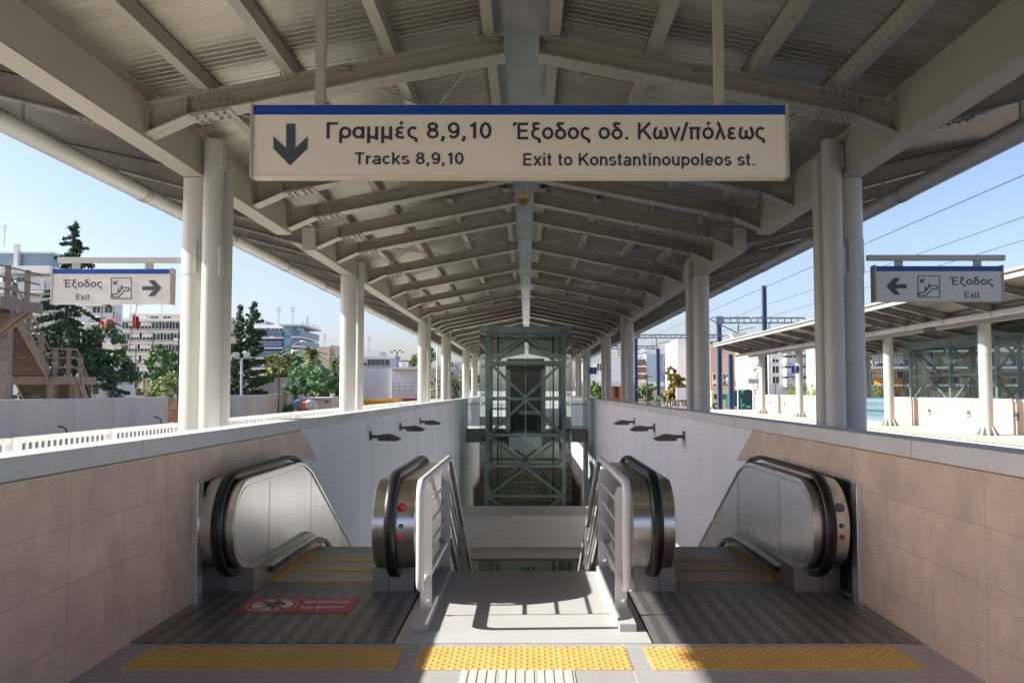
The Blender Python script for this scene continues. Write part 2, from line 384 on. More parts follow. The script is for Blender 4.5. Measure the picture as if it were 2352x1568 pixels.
    def build(s, name, m, parent=None, bevel=0.0, loc=None, fix=False):
        me = s.mesh(name)
        if bevel or fix:
            bm = bmesh.new(); bm.from_mesh(me); bmesh.ops.recalc_face_normals(bm, faces=bm.faces); bm.to_mesh(me); bm.free()
        me.materials.append(M[m] if isinstance(m, str) else m)
        o = bpy.data.objects.new(name, me); COL.objects.link(o)
        if parent is not None: put(o, parent)
        if loc: o.location = loc
        if bevel:
            b = o.modifiers.new('bevel', 'BEVEL'); b.width = bevel; b.segments = 2; b.limit_method = 'ANGLE'; b.angle_limit = R(50)
        return o
LOCAL = set()
def put(o, parent):
    """parent a part whose mesh is in world coordinates (things are never rotated when this is used)"""
    o.parent = parent
    if parent.name in LOCAL: LOCAL.add(o.name); o.location = (0, 0, 0); return
    root = parent; off = Vector((0, 0, 0))
    while root is not None: off += root.location; root = root.parent
    o.location = -off
def tag(o, label=None, cat=None, group=None, kind=None):
    if label: o['label'] = label
    if cat: o['category'] = cat
    if group: o['group'] = group
    if kind: o['kind'] = kind
    return o
def thing(name, label, cat, loc=(0, 0, 0), group=None, local=False, rz=0):
    o = bpy.data.objects.new(name, None); COL.objects.link(o); o.location = loc; o.rotation_euler = (0, 0, rz); o.empty_display_size = .2
    if local: LOCAL.add(o.name)
    return tag(o, label, cat, group)
def struct(o): return tag(o, kind='structure')
def cp(o, parent=None, loc=None, scale=None):
    c = o.copy(); COL.objects.link(c)
    if parent is not None: c.parent = parent
    if loc is not None: c.location = loc
    if scale is not None: c.scale = scale
    return c
def tree_copy(o, parent=None):
    c = cp(o, parent)
    for ch in list(o.children): tree_copy(ch, c)
    return c
# ------------------------------------------------------------------ lettering: grotesque capitals and small letters drawn as strokes
# each glyph: (advance width, [strokes]); a stroke is a list of points or ('a', cx, cy, rx, ry, deg0, deg1)
def A(cx, cy, rx, ry, a0, a1): return [(cx + rx * math.cos(R(a0 + (a1 - a0) * i / 16)), cy + ry * math.sin(R(a0 + (a1 - a0) * i / 16))) for i in range(17)]
XH = .53          # x-height; capitals are .72 high
def bowl(x=.25): return A(x, XH / 2, .19, XH / 2 - .055, 0, 360)
GL = {
 ' ': (.26, []),
 'Γ': (.50, [[(.10, 0), (.10, .72)], [(.10, .665), (.50, .665)]]),
 'ρ': (.54, [bowl(.28), [(.09, -.2), (.09, .265)]]),
 'α': (.55, [bowl(.25), [(.44, XH), (.44, 0)]]),
 'μ': (.55, [[(.09, -.2), (.09, XH)], A(.255, .22, .165, .17, 180, 360), [(.42, XH), (.42, 0)], [(.42, .2), (.42, 0), (.49, 0)]]),
 'έ': (.47, [A(.25, .155, .165, .11, 90, 325)[:], A(.25, .375, .145, .11, 40, 270), [(.25, .265), (.32, .265)], [(.24, .62), (.31, .75)]]),
 'ε': (.47, [A(.25, .155, .165, .11, 90, 325), A(.25, .375, .145, .11, 40, 270), [(.25, .265), (.32, .265)]]),
 'ς': (.48, [A(.26, .27, .18, .215, 45, 235), [(.156, .094), (.26, .045), (.37, -.0), (.40, -.06), (.37, -.15)]]),
 'Έ': (.74, [[(.24, 0), (.24, .72)], [(.24, .665), (.66, .665)], [(.24, .37), (.62, .37)], [(.24, .055), (.67, .055)], [(.02, .58), (.10, .74)]]),
 'Ε': (.60, [[(.10, 0), (.10, .72)], [(.10, .665), (.53, .665)], [(.10, .37), (.49, .37)], [(.10, .055), (.54, .055)]]),
 'ξ': (.46, [[(.08, .68), (.40, .68)], A(.27, .56, .14, .11, 90, 250), [(.22, .455), (.38, .455)], A(.27, .25, .19, .19, 100, 240), [(.175, .085), (.30, .04), (.385, -.0), (.40, -.07), (.37, -.15)]]),
 'ο': (.54, [A(.27, XH / 2, .195, XH / 2 - .055, 0, 360)]),
 'δ': (.54, [A(.27, .235, .195, .185, 0, 360), [(.40, .37), (.30, .47), (.16, .58), (.14, .64), (.17, .68), (.42, .68)]]),
 'Κ': (.66, [[(.10, 0), (.10, .72)], [(.58, .72), (.12, .27)], [(.27, .42), (.62, 0)]]),
 'ω': (.72, [A(.22, .22, .145, .17, 150, 360)[0:], A(.51, .22, .145, .17, 180, 390), [(.365, .20), (.365, .40)], [(.094, .30), (.12, .44), (.19, .52)], [(.636, .30), (.61, .44), (.54, .52)]]),
 'ν': (.50, [[(.05, XH), (.25, .03), (.45, XH)]]),
 '/': (.28, [[(.0, -.06), (.27, .74)]]),
 'π': (.58, [[(.04, .48), (.56, .48)], [(.14, .48), (.14, 0)], [(.43, .48), (.43, 0)]]),
 'ό': (.54, [A(.27, XH / 2, .195, XH / 2 - .055, 0, 360), [(.25, .62), (.33, .75)]]),
 'λ': (.50, [[(.05, 0), (.25, .47)], [(.10, .72), (.16, .70), (.44, 0)]]),
 'T': (.58, [[(.03, .665), (.55, .665)], [(.29, .665), (.29, 0)]]),
 'r': (.35, [[(.10, 0), (.10, XH)], A(.29, .27, .19, .205, 85, 170)]),
 'a': (.53, [A(.24, .15, .16, .11, 60, 300)[:], A(.26, .35, .165, .125, 0, 150), [(.425, .35), (.425, .06), (.48, .04)], [(.32, .245), (.425, .30)], [(.32, .05), (.425, .14)]]),
 'c': (.50, [A(.26, XH / 2, .185, XH / 2 - .055, 45, 315)]),
 'k': (.51, [[(.09, 0), (.09, .72)], [(.44, XH), (.11, .19)], [(.22, .30), (.46, 0)]]),
 's': (.47, [A(.235, .375, .15, .10, 30, 255), A(.235, .155, .165, .105, 80, -155)]),
 'E': (.60, [[(.10, 0), (.10, .72)], [(.10, .665), (.53, .665)], [(.10, .37), (.49, .37)], [(.10, .055), (.54, .055)]]),
 'x': (.50, [[(.05, XH), (.45, 0)], [(.45, XH), (.05, 0)]]),
 'i': (.24, [[(.12, 0), (.12, XH)], [(.12, .62), (.12, .73)]]),
 't': (.32, [[(.14, .68), (.14, .12), (.17, .06), (.28, .055)], [(.03, .48), (.28, .48)]]),
 'K': (.66, [[(.10, 0), (.10, .72)], [(.58, .72), (.12, .27)], [(.27, .42), (.62, 0)]]),
 'o': (.54, [A(.27, XH / 2, .195, XH / 2 - .055, 0, 360)]),
 'n': (.53, [[(.10, 0), (.10, XH)], A(.265, .30, .165, .175, 180, 0), [(.43, .30), (.43, 0)]]),
 'u': (.53, [[(.10, XH), (.10, .22)], A(.265, .22, .165, .17, 180, 360), [(.43, XH), (.43, 0)]]),
 'p': (.55, [bowl(.29), [(.10, -.2), (.10, XH)]]),
 'l': (.24, [[(.12, 0), (.12, .72)]]),
 'e': (.53, [A(.265, XH / 2, .19, XH / 2 - .055, 0, 318), [(.075, .25), (.455, .25)]]),
 'h': (.53, [[(.10, 0), (.10, .72)], A(.265, .30, .165, .175, 180, 0), [(.43, .30), (.43, 0)]]),
 '.': (.26, [[(.13, 0), (.13, .11)]]),
 ',': (.26, [[(.13, .11), (.13, .0), (.07, -.12)]]),
 '8': (.54, [A(.27, .53, .16, .135, 0, 360), A(.27, .215, .19, .16, 0, 360)]),
 '9': (.54, [A(.27, .47, .185, .195, 0, 360), A(.26, .30, .195, .245, 0, -140), [(.455, .47), (.455, .30)]]),
 '1': (.42, [[(.27, 0), (.27, .72)], [(.27, .66), (.20, .58), (.09, .555)]]),
 '0': (.54, [A(.27, .36, .185, .305, 0, 360)]),
 '7': (.50, [[(.05, .665), (.46, .665), (.30, .35), (.19, 0)]]),
 'Μ': (.76, [[(.10, 0), (.10, .72)], [(.12, .72), (.38, .05), (.64, .72)], [(.66, .72), (.66, 0)]]),
 'Η': (.68, [[(.10, 0), (.10, .72)], [(.58, 0), (.58, .72)], [(.10, .37), (.58, .37)]]),
 'Ν': (.68, [[(.10, 0), (.10, .72)], [(.12, .70), (.56, .02)], [(.58, 0), (.58, .72)]]),
 'Ι': (.26, [[(.13, 0), (.13, .72)]]),
 'Σ': (.60, [[(.54, .665), (.10, .665), (.36, .36), (.10, .055), (.56, .055)]]),
 'Ρ': (.60, [[(.10, 0), (.10, .72)], [(.10, .665), (.36, .665)] , A(.36, .495, .16, .17, 90, -90), [(.36, .325), (.10, .325)]]),
 'Χ': (.62, [[(.04, .72), (.58, 0)], [(.58, .72), (.04, 0)]]),
 'Θ': (.74, [A(.37, .36, .30, .31, 0, 360), [(.22, .36), (.52, .36)]]),
 'N': (.68, [[(.10, 0), (.10, .72)], [(.12, .70), (.56, .02)], [(.58, 0), (.58, .72)]]),
 'O': (.74, [A(.37, .36, .30, .31, 0, 360)]),
 'R': (.64, [[(.10, 0), (.10, .72)], [(.10, .665), (.38, .665)], A(.38, .505, .16, .16, 90, -90), [(.38, .345), (.10, .345)], [(.36, .34), (.55, 0)]]),
 'Y': (.62, [[(.04, .72), (.31, .30), (.58, .72)], [(.31, .32), (.31, 0)]]),
}
def text_mesh(body, width, cap, x0, z0, y, wt=.115, depth=.0025):
    """lettering standing 3 mm proud of a face that looks towards -Y"""
    tot = sum(GL[c][0] + .035 for c in body) - .035
    lead = GL[body[0]]; mnx = min([p[0] for s in lead[1] for p in s]) - wt / 2
    last = GL[body[-1]]; mxx = max([p[0] for s in last[1] for p in s]) + wt / 2
    ink = tot - last[0] + mxx - mnx
    sx, sz = width / ink, cap / .72
    mb = MB(); cur = -mnx; k = 0
    hw = wt / 2
    for ch in body:
        adv, strokes = GL[ch]
        for st in strokes:
            n = len(st); closed = n > 8 and abs(st[0][0] - st[-1][0]) + abs(st[0][1] - st[-1][1]) < 1e-6
            L, Rr = [], []
            for i, p in enumerate(st):
                a = st[i - 1] if i else (st[-2] if closed else None); b = st[i + 1] if i < n - 1 else (st[1] if closed else None)
                ds = []
                if a: ds.append(Vector((p[0] - a[0], p[1] - a[1])).normalized())
                if b: ds.append(Vector((b[0] - p[0], b[1] - p[1])).normalized())
                t = sum(ds, Vector((0, 0))).normalized(); nn = Vector((-t.y, t.x))
                m = 1.0
                if len(ds) == 2: m = 1 / max(.45, math.sqrt(max(0, (1 + ds[0].dot(ds[1])) / 2)))
                # slightly thinner horizontals, as in a grotesque
                h = hw * (1 - .12 * abs(t.x))
                L.append((p[0] + nn.x * h * m, p[1] + nn.y * h * m)); Rr.append((p[0] - nn.x * h * m, p[1] - nn.y * h * m))
            yy = y - .00008 * (k % 7); k += 1
            q = lambda c, d: (x0 + (cur + c[0]) * sx, yy + d, z0 + c[1] * sz)
            vs = []
            for i in range(n): vs += [q(L[i], 0), q(Rr[i], 0), q(L[i], depth), q(Rr[i], depth)]
            fs = []
            for i in range(n - 1):
                o = 4 * i
                fs += [(o, o + 1, o + 5, o + 4), (o, o + 4, o + 6, o + 2), (o + 1, o + 3, o + 7, o + 5)]
            if not closed: fs += [(0, 2, 3, 1), (4 * n - 4, 4 * n - 3, 4 * n - 1, 4 * n - 2)]
            mb.add(vs, fs)
        cur += adv + .035
    return mb
# ================================================================== SETTING NEAR THE CAMERA
PC = -0.025                      # centre line of the stairwell
WX = 2.47                        # half width of the stairwell
def strip_floor(name, x0, x1, y0, y1, z0, z1, m): return struct(MB().box(x0, x1, y0, y1, z0, z1).build(name, m))
strip_floor('platform_floor', -2.6, 2.6, -3, 4.99, -.3, 0, 'tile')
strip_floor('platform_floor', -5.2, -2.66, -8, 75, -1.3, -.004, 'paving')
strip_floor('platform_floor', 2.66, 6.3, -8, 75, -1.3, -.004, 'paving')
strip_floor('platform_floor', -2.66, 2.66, 48.2, 75, -.5, -.004, 'paving')
gm = MB()
gm.add([(-1500, -300, -1.2), (-6, -300, -1.2), (-6, 2600, -1.2), (-1500, 2600, -1.2)], [(0, 1, 2, 3)])
gm.add([(6, -300, -1.2), (1500, -300, -1.2), (1500, 2600, -1.2), (6, 2600, -1.2)], [(0, 1, 2, 3)])
gm.add([(-6, 60, -1.2), (6, 60, -1.2), (6, 2600, -1.2), (-6, 2600, -1.2)], [(0, 1, 2, 3)])
struct(gm.build('ground', 'ground'))
strip_floor('track_bed', 6.3, 13.75, -20, 160, -1.5, -1.17, 'ballast')
strip_floor('track_bed', -15.8, -5.25, -20, 75, -1.5, -1.17, 'ballast')
for x in (7.6, 9.04, 11.3, 12.74):
    struct(MB().box(x - .035, x + .035, -20, 160, -1.168, -1.0).build('rail', 'rail'))

# white landing, tactile strips, guide tiles
strip_floor('landing', -.815, .765, 4.99, 6.98, -.3, .004, 'landing')
def tactile(x0, x1, y0=4.51, y1=4.918):
    mb = MB().box(x0, x1, y0, y1, -.01, .004)
    n = int((x1 - x0) / .034); st = .2037 / 6
    for r in range(12):
        y = y0 + st * (r + .5)
        for c in range(int((x1 - x0) / (2 * st)) + 1):
            x = x0 + st * (2 * c + (r % 2) + .5)
            if x < x1 - .012: mb.dome((x, y, .004), .0125, .006, 8, 2)
    o = mb.build('tactile_paving', 'yellow')
    return tag(o, kind='structure')
tactile(-2.27, -.74); tactile(-.635, .587); tactile(.70, 2.215)
gm = MB()
for i in range(3):
    x0 = -.364 + i * .209; gm.box(x0, x0 + .206, 3.2, 4.505, -.01, .004)
    for j in range(4): gm.box(x0 + .012 + j * .051, x0 + .038 + j * .051, 3.2, 4.505, .004, .008)
struct(gm.build('guide_paving', 'rib'))

# stairs under the landing edge
sm = MB(); y, z = 6.98, 0.0
for i in range(32):
    z -= .172; sm.box(-.95, .9, y, y + .30, z - .3, z); y += .30
    if i == 15:
        sm.box(-.95, .9, y, y + 1.3, z - .3, z - .0005); y += 1.3
struct(sm.build('stairs', 'landing'))
BASE = -5.6
strip_floor('concourse_floor', -6, 6, 6, 60, BASE - .2, BASE, 'soffit')
# underside mass between escalator and landing
struct(MB().box(-.81, .76, 6.9, 6.978, -1.2, -.01).build('landing_edge', 'landing'))

# stairwell parapets: plaster wall, stone facing that stops on a slope, coping
def parapet(sgn, label):
    x = sgn * WX
    t = thing('parapet_wall', label, 'wall', (x, 8, 0), 'stairwell parapets')
    o = sgn * .185
    MB().box(x, x + o, -3, 33.0, BASE, 1.12).build('plaster_wall', 'plaster', t)
    MB().box(x, x + o, 33.003, 48, BASE, -.56).box(x, x + o, 36.1, 48, -.56, 1.12).box(x - sgn * .03, x + o, 36.05, 48.05, 1.12, 1.236).build('far_wall', 'plaster', t)
    MB().box(x - sgn * .03, x + o + sgn * .012, -3, 33.02, 1.12, 1.236).build('coping', 'coping', t, bevel=.008)
    j = MB()
    for yy in [1.5 + 1.8 * i for i in range(18)]: j.box(x - sgn * .0308, x + o, yy, yy + .006, 1.125, 1.2368)
    j.build('coping_joint', 'bolt', t)
    d = -sgn * .03
    # stone facing with the recess for the escalator
    poly = [(-3, -.02), (5.94, -.02), (5.94, .865), (8.35, .865), (9.45, .74), (8.76, 1.115), (-3, 1.115)]
    MB().prism(poly, x - sgn * .001, x + d, 'X').build('stone_cladding', 'stone', t, fix=True)
    # steel trim round the recess
    e = x + d
    mb = MB().box(x, e - sgn * .045, 5.88, 5.985, .0, .875).box(x, e - sgn * .03, 5.985, 8.3, .862, .885)
    mb.build('steel_trim', 'inox2', t, bevel=.004)
    MB().box(x - sgn * .002, x - sgn * .016, 5.985, 8.2, 0, .862).build('recess_lining', 'inoxd', t)
    return t
parapet(-1, 'white left parapet with pink stone facing beside the left escalator')
parapet(1, 'white right parapet with pink stone facing beside the right escalator')

# ------------------------------------------------------------------ escalators
def handpath(yend=17.2):
    """side view (y, z) of the handrail centre line from the inlet under the newel over the top and down the slope"""
    yc, zc, r = 6.235, .535, .385
    p = [(6.42, .165), (6.34, .152)]
    for i in range(19):
        a = -math.pi / 2 - math.pi * i / 18
        p.append((yc + r * math.cos(a), zc + r * math.sin(a)))
    # bend from level to 30 degrees
    by, rad = 7.55, 1.25
    for i in range(9):
        a = R(30) * i / 8; p.append((by + rad * math.sin(a), zc + r - rad + rad * math.cos(a)))
    y, z = p[-1]
    p.append((yend, z - (yend - y) * math.tan(R(30))))
    p.append((yend + 2, p[-1][1] - .02))
    return p
def sweep_band(path, x, w, th, off=0.0):
    """rubber band profile along the (y, z) path; off moves it along the outward normal"""
    mb = MB(); n = len(path)
    sec = [(-w / 2, -th * .35), (-w / 2, th * .2), (-w * .36, th * .5), (0, th * .58), (w * .36, th * .5), (w / 2, th * .2), (w / 2, -th * .35)]
    vs = []
    for i, (y, z) in enumerate(path):
        a = path[max(0, i - 1)]; b = path[min(n - 1, i + 1)]
        t = Vector((b[0] - a[0], b[1] - a[1])).normalized(); nn = Vector((-t.y, t.x))    # outward: left of travel
        for dx, dn in sec:
            q = Vector((y, z)) + nn * (dn + off); vs.append((x + dx, q.x, q.y))
    k = len(sec); fs = []
    for i in range(n - 1):
        for j in range(k):
            j2 = (j + 1) % k; fs.append((i * k + j, i * k + j2, (i + 1) * k + j2, (i + 1) * k + j))
    mb.add(vs, fs, True); mb.add(vs[:k], [tuple(range(k))]); mb.add(vs[-k:], [tuple(range(k))[::-1]])
    return mb
def offset_path(path, d):
    out = []; n = len(path)
    for i, (y, z) in enumerate(path):
        a = path[max(0, i - 1)]; b = path[min(n - 1, i + 1)]
        t = Vector((b[0] - a[0], b[1] - a[1])).normalized(); out.append((y - t.y * d, z + t.x * d))
    return out
HP = handpath()
NEWEL = [(y, z) for y, z in HP[2:]]
def skirt_top(y):      # top line of the skirt panels
    return .19 if y < 7.85 else .19 - (y - 7.85) * math.tan(R(30)) * min(1, (y - 7.85) / .6)
def escalator(sgn, label, lensmat):
    """sgn -1: left of the stairs, +1: right of the stairs"""
    X = lambda v: PC + sgn * v            # v grows from the stairs towards the wall
    t = thing('escalator', label, 'escalator', (X(1.6), 6.6, 0), 'escalators beside the stairs')
    inner, outer = .975, 2.225
    for hx, d0, d1, nm in ((inner, .80, 1.10, 'inner'), (outer, 2.125, 2.375, 'outer')):
        body = offset_path(NEWEL, -.045)
        low = [(y, skirt_top(y) - .03) for y in (17.2, 14, 11, 9.5, 9.0, 8.6, 8.2, 7.85)]
        poly = body[:-1] + low
        MB().prism(poly, X(d0), X(d1), 'X', True).build('balustrade', 'inox', t, fix=True)
        # polished infill panel on the side of the steps, inside a bright edge profile
        ins = offset_path(NEWEL, -.10)
        px = d1 if nm == 'inner' else d0
        dd = .004 if nm == 'inner' else -.004
        MB().prism(ins[:-1] + low, X(px), X(px + dd), 'X').build('infill_panel', 'inox2', t, fix=True)
        edge = MB(); o1 = offset_path(NEWEL, -.050); o2 = offset_path(NEWEL, -.075)
        for i in range(len(o1) - 2):
            edge.prism([o1[i], o1[i + 1], o2[i + 1], o2[i]], X(px), X(px + 2.5 * dd), 'X')
        edge.build('edge_profile', 'inox2', t)
        for ys in (6.74, 8.06, 9.5, 11.0):
            zt = [q for q in HP if abs(q[0] - ys) < 9]
            ztop = .86 if ys < 7.6 else .92 - .045 - (ys - 7.86) * .577
            MB().box(X(px + dd), X(px + dd * 1.35), ys - .002, ys + .002, skirt_top(ys) - .01, ztop - .06).build('panel_joint', 'black', t)
        hr = sweep_band(HP, X(hx), .078, .034).build('handrail', 'rubber', t, fix=True)
        MB().tube([(X(hx - .02), 6.36, .15), (X(hx - .02), 6.455, .185)], .036, 12).ball((X(hx - .02), 6.455, .185), .037).build('inlet_boot', 'rubber', hr)
        # skirting under the newel
        s0, s1 = (.845, 1.165) if nm == 'inner' else (2.075, 2.43)
        sk = MB().box(X(s0), X(s1), 6.25, 7.85, -.02, .19)
        yy = [7.85, 8.2, 8.6, 9.0, 9.5, 11, 14, 17.2]
        sk.prism([(y, skirt_top(y)) for y in yy] + [(y, skirt_top(y) - .45) for y in yy[::-1]], X(s0), X(s1), 'X')
        sk.build('skirting', 'inoxd', t, fix=True)
        for q in ((s0 * .4 + s1 * .6),):
            MB().box(X(q - .002), X(q + .002), 6.247, 6.2495, .0, .185).build('panel_joint', 'black', t)
        # brush strip along the steps
        bx = s1 if nm == 'inner' else s0; bd = .03 if nm == 'inner' else -.03
        pr = [(6.62, .075), (7.75, .075), (8.05, .06), (8.4, -.02), (9, -.33), (17, -4.95)]
        b1 = MB(); b2 = MB()
        for i in range(len(pr) - 1):
            (ya, za), (yb, zb) = pr[i], pr[i + 1]
            b1.prism([(ya, za), (yb, zb), (yb, zb + .045), (ya, za + .045)], X(bx), X(bx + bd), 'X')
            b2.prism([(ya, za + .046), (yb, zb + .046), (yb, zb + .058), (ya, za + .058)], X(bx), X(bx + bd), 'X')
        br = b1.build('brush_strip', 'rubber', t, fix=True)
        b2.build('brush_rail', 'inox2', br, fix=True)
    # lamp and buttons on the newel drum
    def on_drum(z, extra=0.0): return 6.235 - math.sqrt(max(0.0, (.385 - .045) ** 2 - (z - .535) ** 2)) - extra
    bx = .895 if sgn < 0 else 2.315
    lm = MB(); lm.cyl((X(bx), on_drum(.69) - .012, .69), .034, .03, 'Y', 24).ball((X(bx), on_drum(.69) - .008, .69), .032, 16, 8, (1, .35, 1)); lm.build('indicator_lamp', lensmat, t)
    for z, m_, r_, nm in ((.565, 'black', .016, 'key_switch'), (.485, 'redb', .018, 'stop_button')):
        k = MB().cyl((X(bx), on_drum(z) - .010, z), r_, .02, 'Y', 18).build(nm, m_, t)
        if nm == 'key_switch': MB().cyl((X(bx), on_drum(z) - .013, z), .007, .012, 'Y', 12).build('key_slot', 'inox', k)
    # floor plate and comb
    x0, x1 = .805, 2.39
    MB().box(X(x0), X(x1), 4.992, 5.62, -.05, .006).box(X(x0), X(x1), 5.626, 6.247, -.05, .006).build('floor_plate', 'plate', t)
    MB().box(X(x1 + .002), X(2.44), 4.992, 6.2, -.05, .007).build('plate_frame', 'inoxd', t)
    MB().box(X(.792), X(.803), 4.992, 6.9, -.05, .001).build('edge_gap', 'black', t)
    MB().box(X(1.165), X(2.075), 6.25, 6.6, -.05, .005).build('comb_plate', 'comb', t)
    # steps
    a, b = 1.17, 2.07
    st = MB(); yl = MB(); z = .0; y = 6.6
    drops = [0, 0, 0, .02, .10, .17] + [.231] * 17
    for i, d in enumerate(drops):
        z -= d; st.box(X(a), X(b), y, y + .398, z - .32, z)
        yl.box(X(a), X(b), y, y + .05, z - .01, z + .006)
        yl.box(X(b - .045), X(b), y + .042, y + .397, z - .01, z + .006)
        y += .40
    so_ = st.build('step_band', 'step', t)
    yl.build('yellow_edging', 'safety', so_)
    # steel truss cover below the balustrades
    return t
escalator(-1, 'left escalator with a red lamp and a red floor sticker in front', 'redl')
escalator(1, 'right escalator with an unlit blue green lamp on its newel', 'teal')

# red no-entry sticker
t = thing('floor_sticker', 'red no entry sticker with white print on the left floor plate', 'sticker', (-1.64, 5.85, 0))
z0 = .0105; sx0, sx1, sy0, sy1 = -2.04, -1.24, 5.655, 6.045
MB().box(sx0, sx1, sy0, sy1, .0065, z0).build('sticker_sheet', 'decal', t)
def ring(mb, cx, cy, r0, r1, z, n=40, sx=1.0):
    for i in range(n):
        a, b = 2 * math.pi * i / n, 2 * math.pi * (i + 1) / n
        mb.add([(cx + sx * r0 * math.cos(a), cy + r0 * math.sin(a), z), (cx + sx * r1 * math.cos(a), cy + r1 * math.sin(a), z), (cx + sx * r1 * math.cos(b), cy + r1 * math.sin(b), z), (cx + sx * r0 * math.cos(b), cy + r0 * math.sin(b), z)], [(0, 1, 2, 3)])
cx, cy = -1.83, 5.85
mb = MB(); ring(mb, cx, cy, .172, .180, z0 + .001); ring(mb, cx, cy, 0.0001, .145, z0 + .001)
mb.build('white_disc', 'decalw', t)
mb = MB(); zz = z0 + .003
def flat(mb, pts, z): mb.add([(cx + a, cy + b, z) for a, b in pts], [tuple(range(len(pts)))])
for i in range(16):
    pass
flat(mb, [(.012 + .026 * math.cos(2 * math.pi * i / 14), .10 + .026 * math.sin(2 * math.pi * i / 14)) for i in range(14)], zz)
flat(mb, [(-.04, .07), (.05, .07), (.055, -.01), (.03, -.03), (-.03, -.03), (-.045, 0)], zz)
flat(mb, [(-.04, .07), (-.10, .0), (-.085, -.012), (-.03, .04)], zz + .0004)
flat(mb, [(.05, .07), (.085, .03), (.085, -.02), (.07, -.02), (.065, .02), (.045, .04)], zz + .0004)
flat(mb, [(-.03, -.03), (.0, -.03), (-.05, -.115), (-.085, -.115), (-.09, -.10), (-.06, -.10)], zz + .0008)
flat(mb, [(.0, -.03), (.03, -.03), (.05, -.115), (.075, -.12), (.02, -.12)], zz + .0008)
mb.build('walking_figure', 'decalk', t)
mb = MB(); mb.bar((cx - .102, cy + .102, z0 + .005), (cx + .102, cy - .102, z0 + .005), .028, .002); ring(mb, cx, cy, .145, .150, z0 + .002)
mb.build('slash_bar', 'decal', t)
def floor_text(body, width, cap, x0, y0, z, bold):
    tm = text_mesh(body, width, cap, x0, 0, 0, bold); mb = MB()
    mb.add([(p[0], y0 + p[2], z + .0025 - p[1]) for p in tm.v], tm.f); return mb
floor_text('ΜΗΝ ΕΙΣΕΡΧΕΣΘΕ', .325, .072, -1.618, 5.895, z0, .13).build('lettering', 'decalw', t)
floor_text('NO ENTRY', .31, .074, -1.61, 5.745, z0, .13).build('lettering', 'decalw', t)

# ------------------------------------------------------------------ white stair railings
def railing(sgn, label):
    X = PC + sgn * .672
    t = thing('stair_railing', label, 'railing', (X, 5.6, 0), 'white railings beside the stairs')
    slope = math.tan(R(30)); yb = 7.25
    def line(z, y): return z if y <= yb else z - (y - yb) * slope
    ye = 15.5
    r = .027
    p = [(X, 5.62, .255), (X, 5.34, .255)]
    for i in range(1, 7):
        a = i / 6 * math.pi / 2; p.append((X, 5.34 - .075 * math.sin(a), .33 - .075 * math.cos(a)))
    p.append((X, 5.265, .87))
    for i in range(1, 7):
        a = i / 6 * math.pi / 2; p.append((X, 5.34 - .075 * math.cos(a), .87 + .075 * math.sin(a)))
    p += [(X, yb - .05, .945), (X, yb + .06, .925), (X, ye, line(.945, ye))]
    MB().tube(p, r, 14).build('handrail', 'white', t)
    MB().tube([(X, 5.60, .255), (X, yb - .05, .255), (X, yb + .06, .235), (X, ye, line(.255, ye))], r, 14).build('lower_rail', 'white', t)
    for z in (.75, .60, .45):
        MB().tube([(X, 5.6, z), (X, yb, z), (X, ye, line(z, ye))], .009, 8).build('thin_rail', 'white', t)
    for i, y in enumerate((5.6, 6.93, 8.6, 10.3, 12.0, 13.7)):
        zt = line(.88, y); zb = line(.05 if y < 7 else .02, y) if y < 7 else line(-.05, y)
        o = MB().prism([(X - .04, zb), (X + .04, zb), (X + .04, zt - .05), (X + .02, zt), (X - .02, zt), (X - .04, zt - .05)], y - .006, y + .006, 'Y').build('post', 'white', t, fix=True)
        if y < 7:
            k = MB()
            for zz in (.10, .26): k.cyl((X + .04 - .02, y - .022, zz), .012, .017, 'Y', 8)
            k.build('bolt', 'white', o)
    MB().box(X - .055, X + .055, 5.22, 6.95, .004, .055).build('kerb', 'landing', t, bevel=.004)
    return t
railing(-1, 'white tubular railing left of the stairs, casting its shadow on the landing')
railing(1, 'white tubular railing right of the stairs, next to the sunlit floor plate')

# everything built so far stands 9 cm further from the camera
for o in list(COL.objects):
    if o.parent is None and o.type in ('MESH', 'EMPTY'): o.location.y += .09

# wall lamps
def wall_lamp(label, sgn, y):
    x = sgn * WX; z = .80
    t = thing('wall_lamp', label, 'wall lamp', (x, y, z), 'dark lamps on the stairwell walls')
    s = -sgn
    MB().box(x, x + s * .02, y - .06, y + .06, z - .03, z + .11).build('wall_plate', 'lampd', t)
    MB().box(x + s * .02, x + s * .17, y - .025, y + .025, z, z + .05).build('arm', 'lampd', t)
    hd = MB().prism([(x + s * .13, z - .02), (x + s * .17, z + .055), (x + s * .30, z + .065), (x + s * .47, z + .0), (x + s * .475, z - .02), (x + s * .45, z - .035), (x + s * .15, z - .035)], y - .11, y + .11, 'Y').build('lamp_head', 'lampd', t, bevel=.006)
    MB().box(x + s * .18, x + s * .42, y - .09, y + .09, z - .043, z - .036).build('lens', 'greyhead', hd)
    return t
for sg, nm in ((-1, 'left'), (1, 'right')):
    for y, w_ in ((12.85, 'nearest to the escalator'), (15.85, 'between two others'), (18.8, 'nearest to the glass lift')):
        wall_lamp(f'dark wall lamp on the {nm} stairwell wall, {w_}', sg, y)

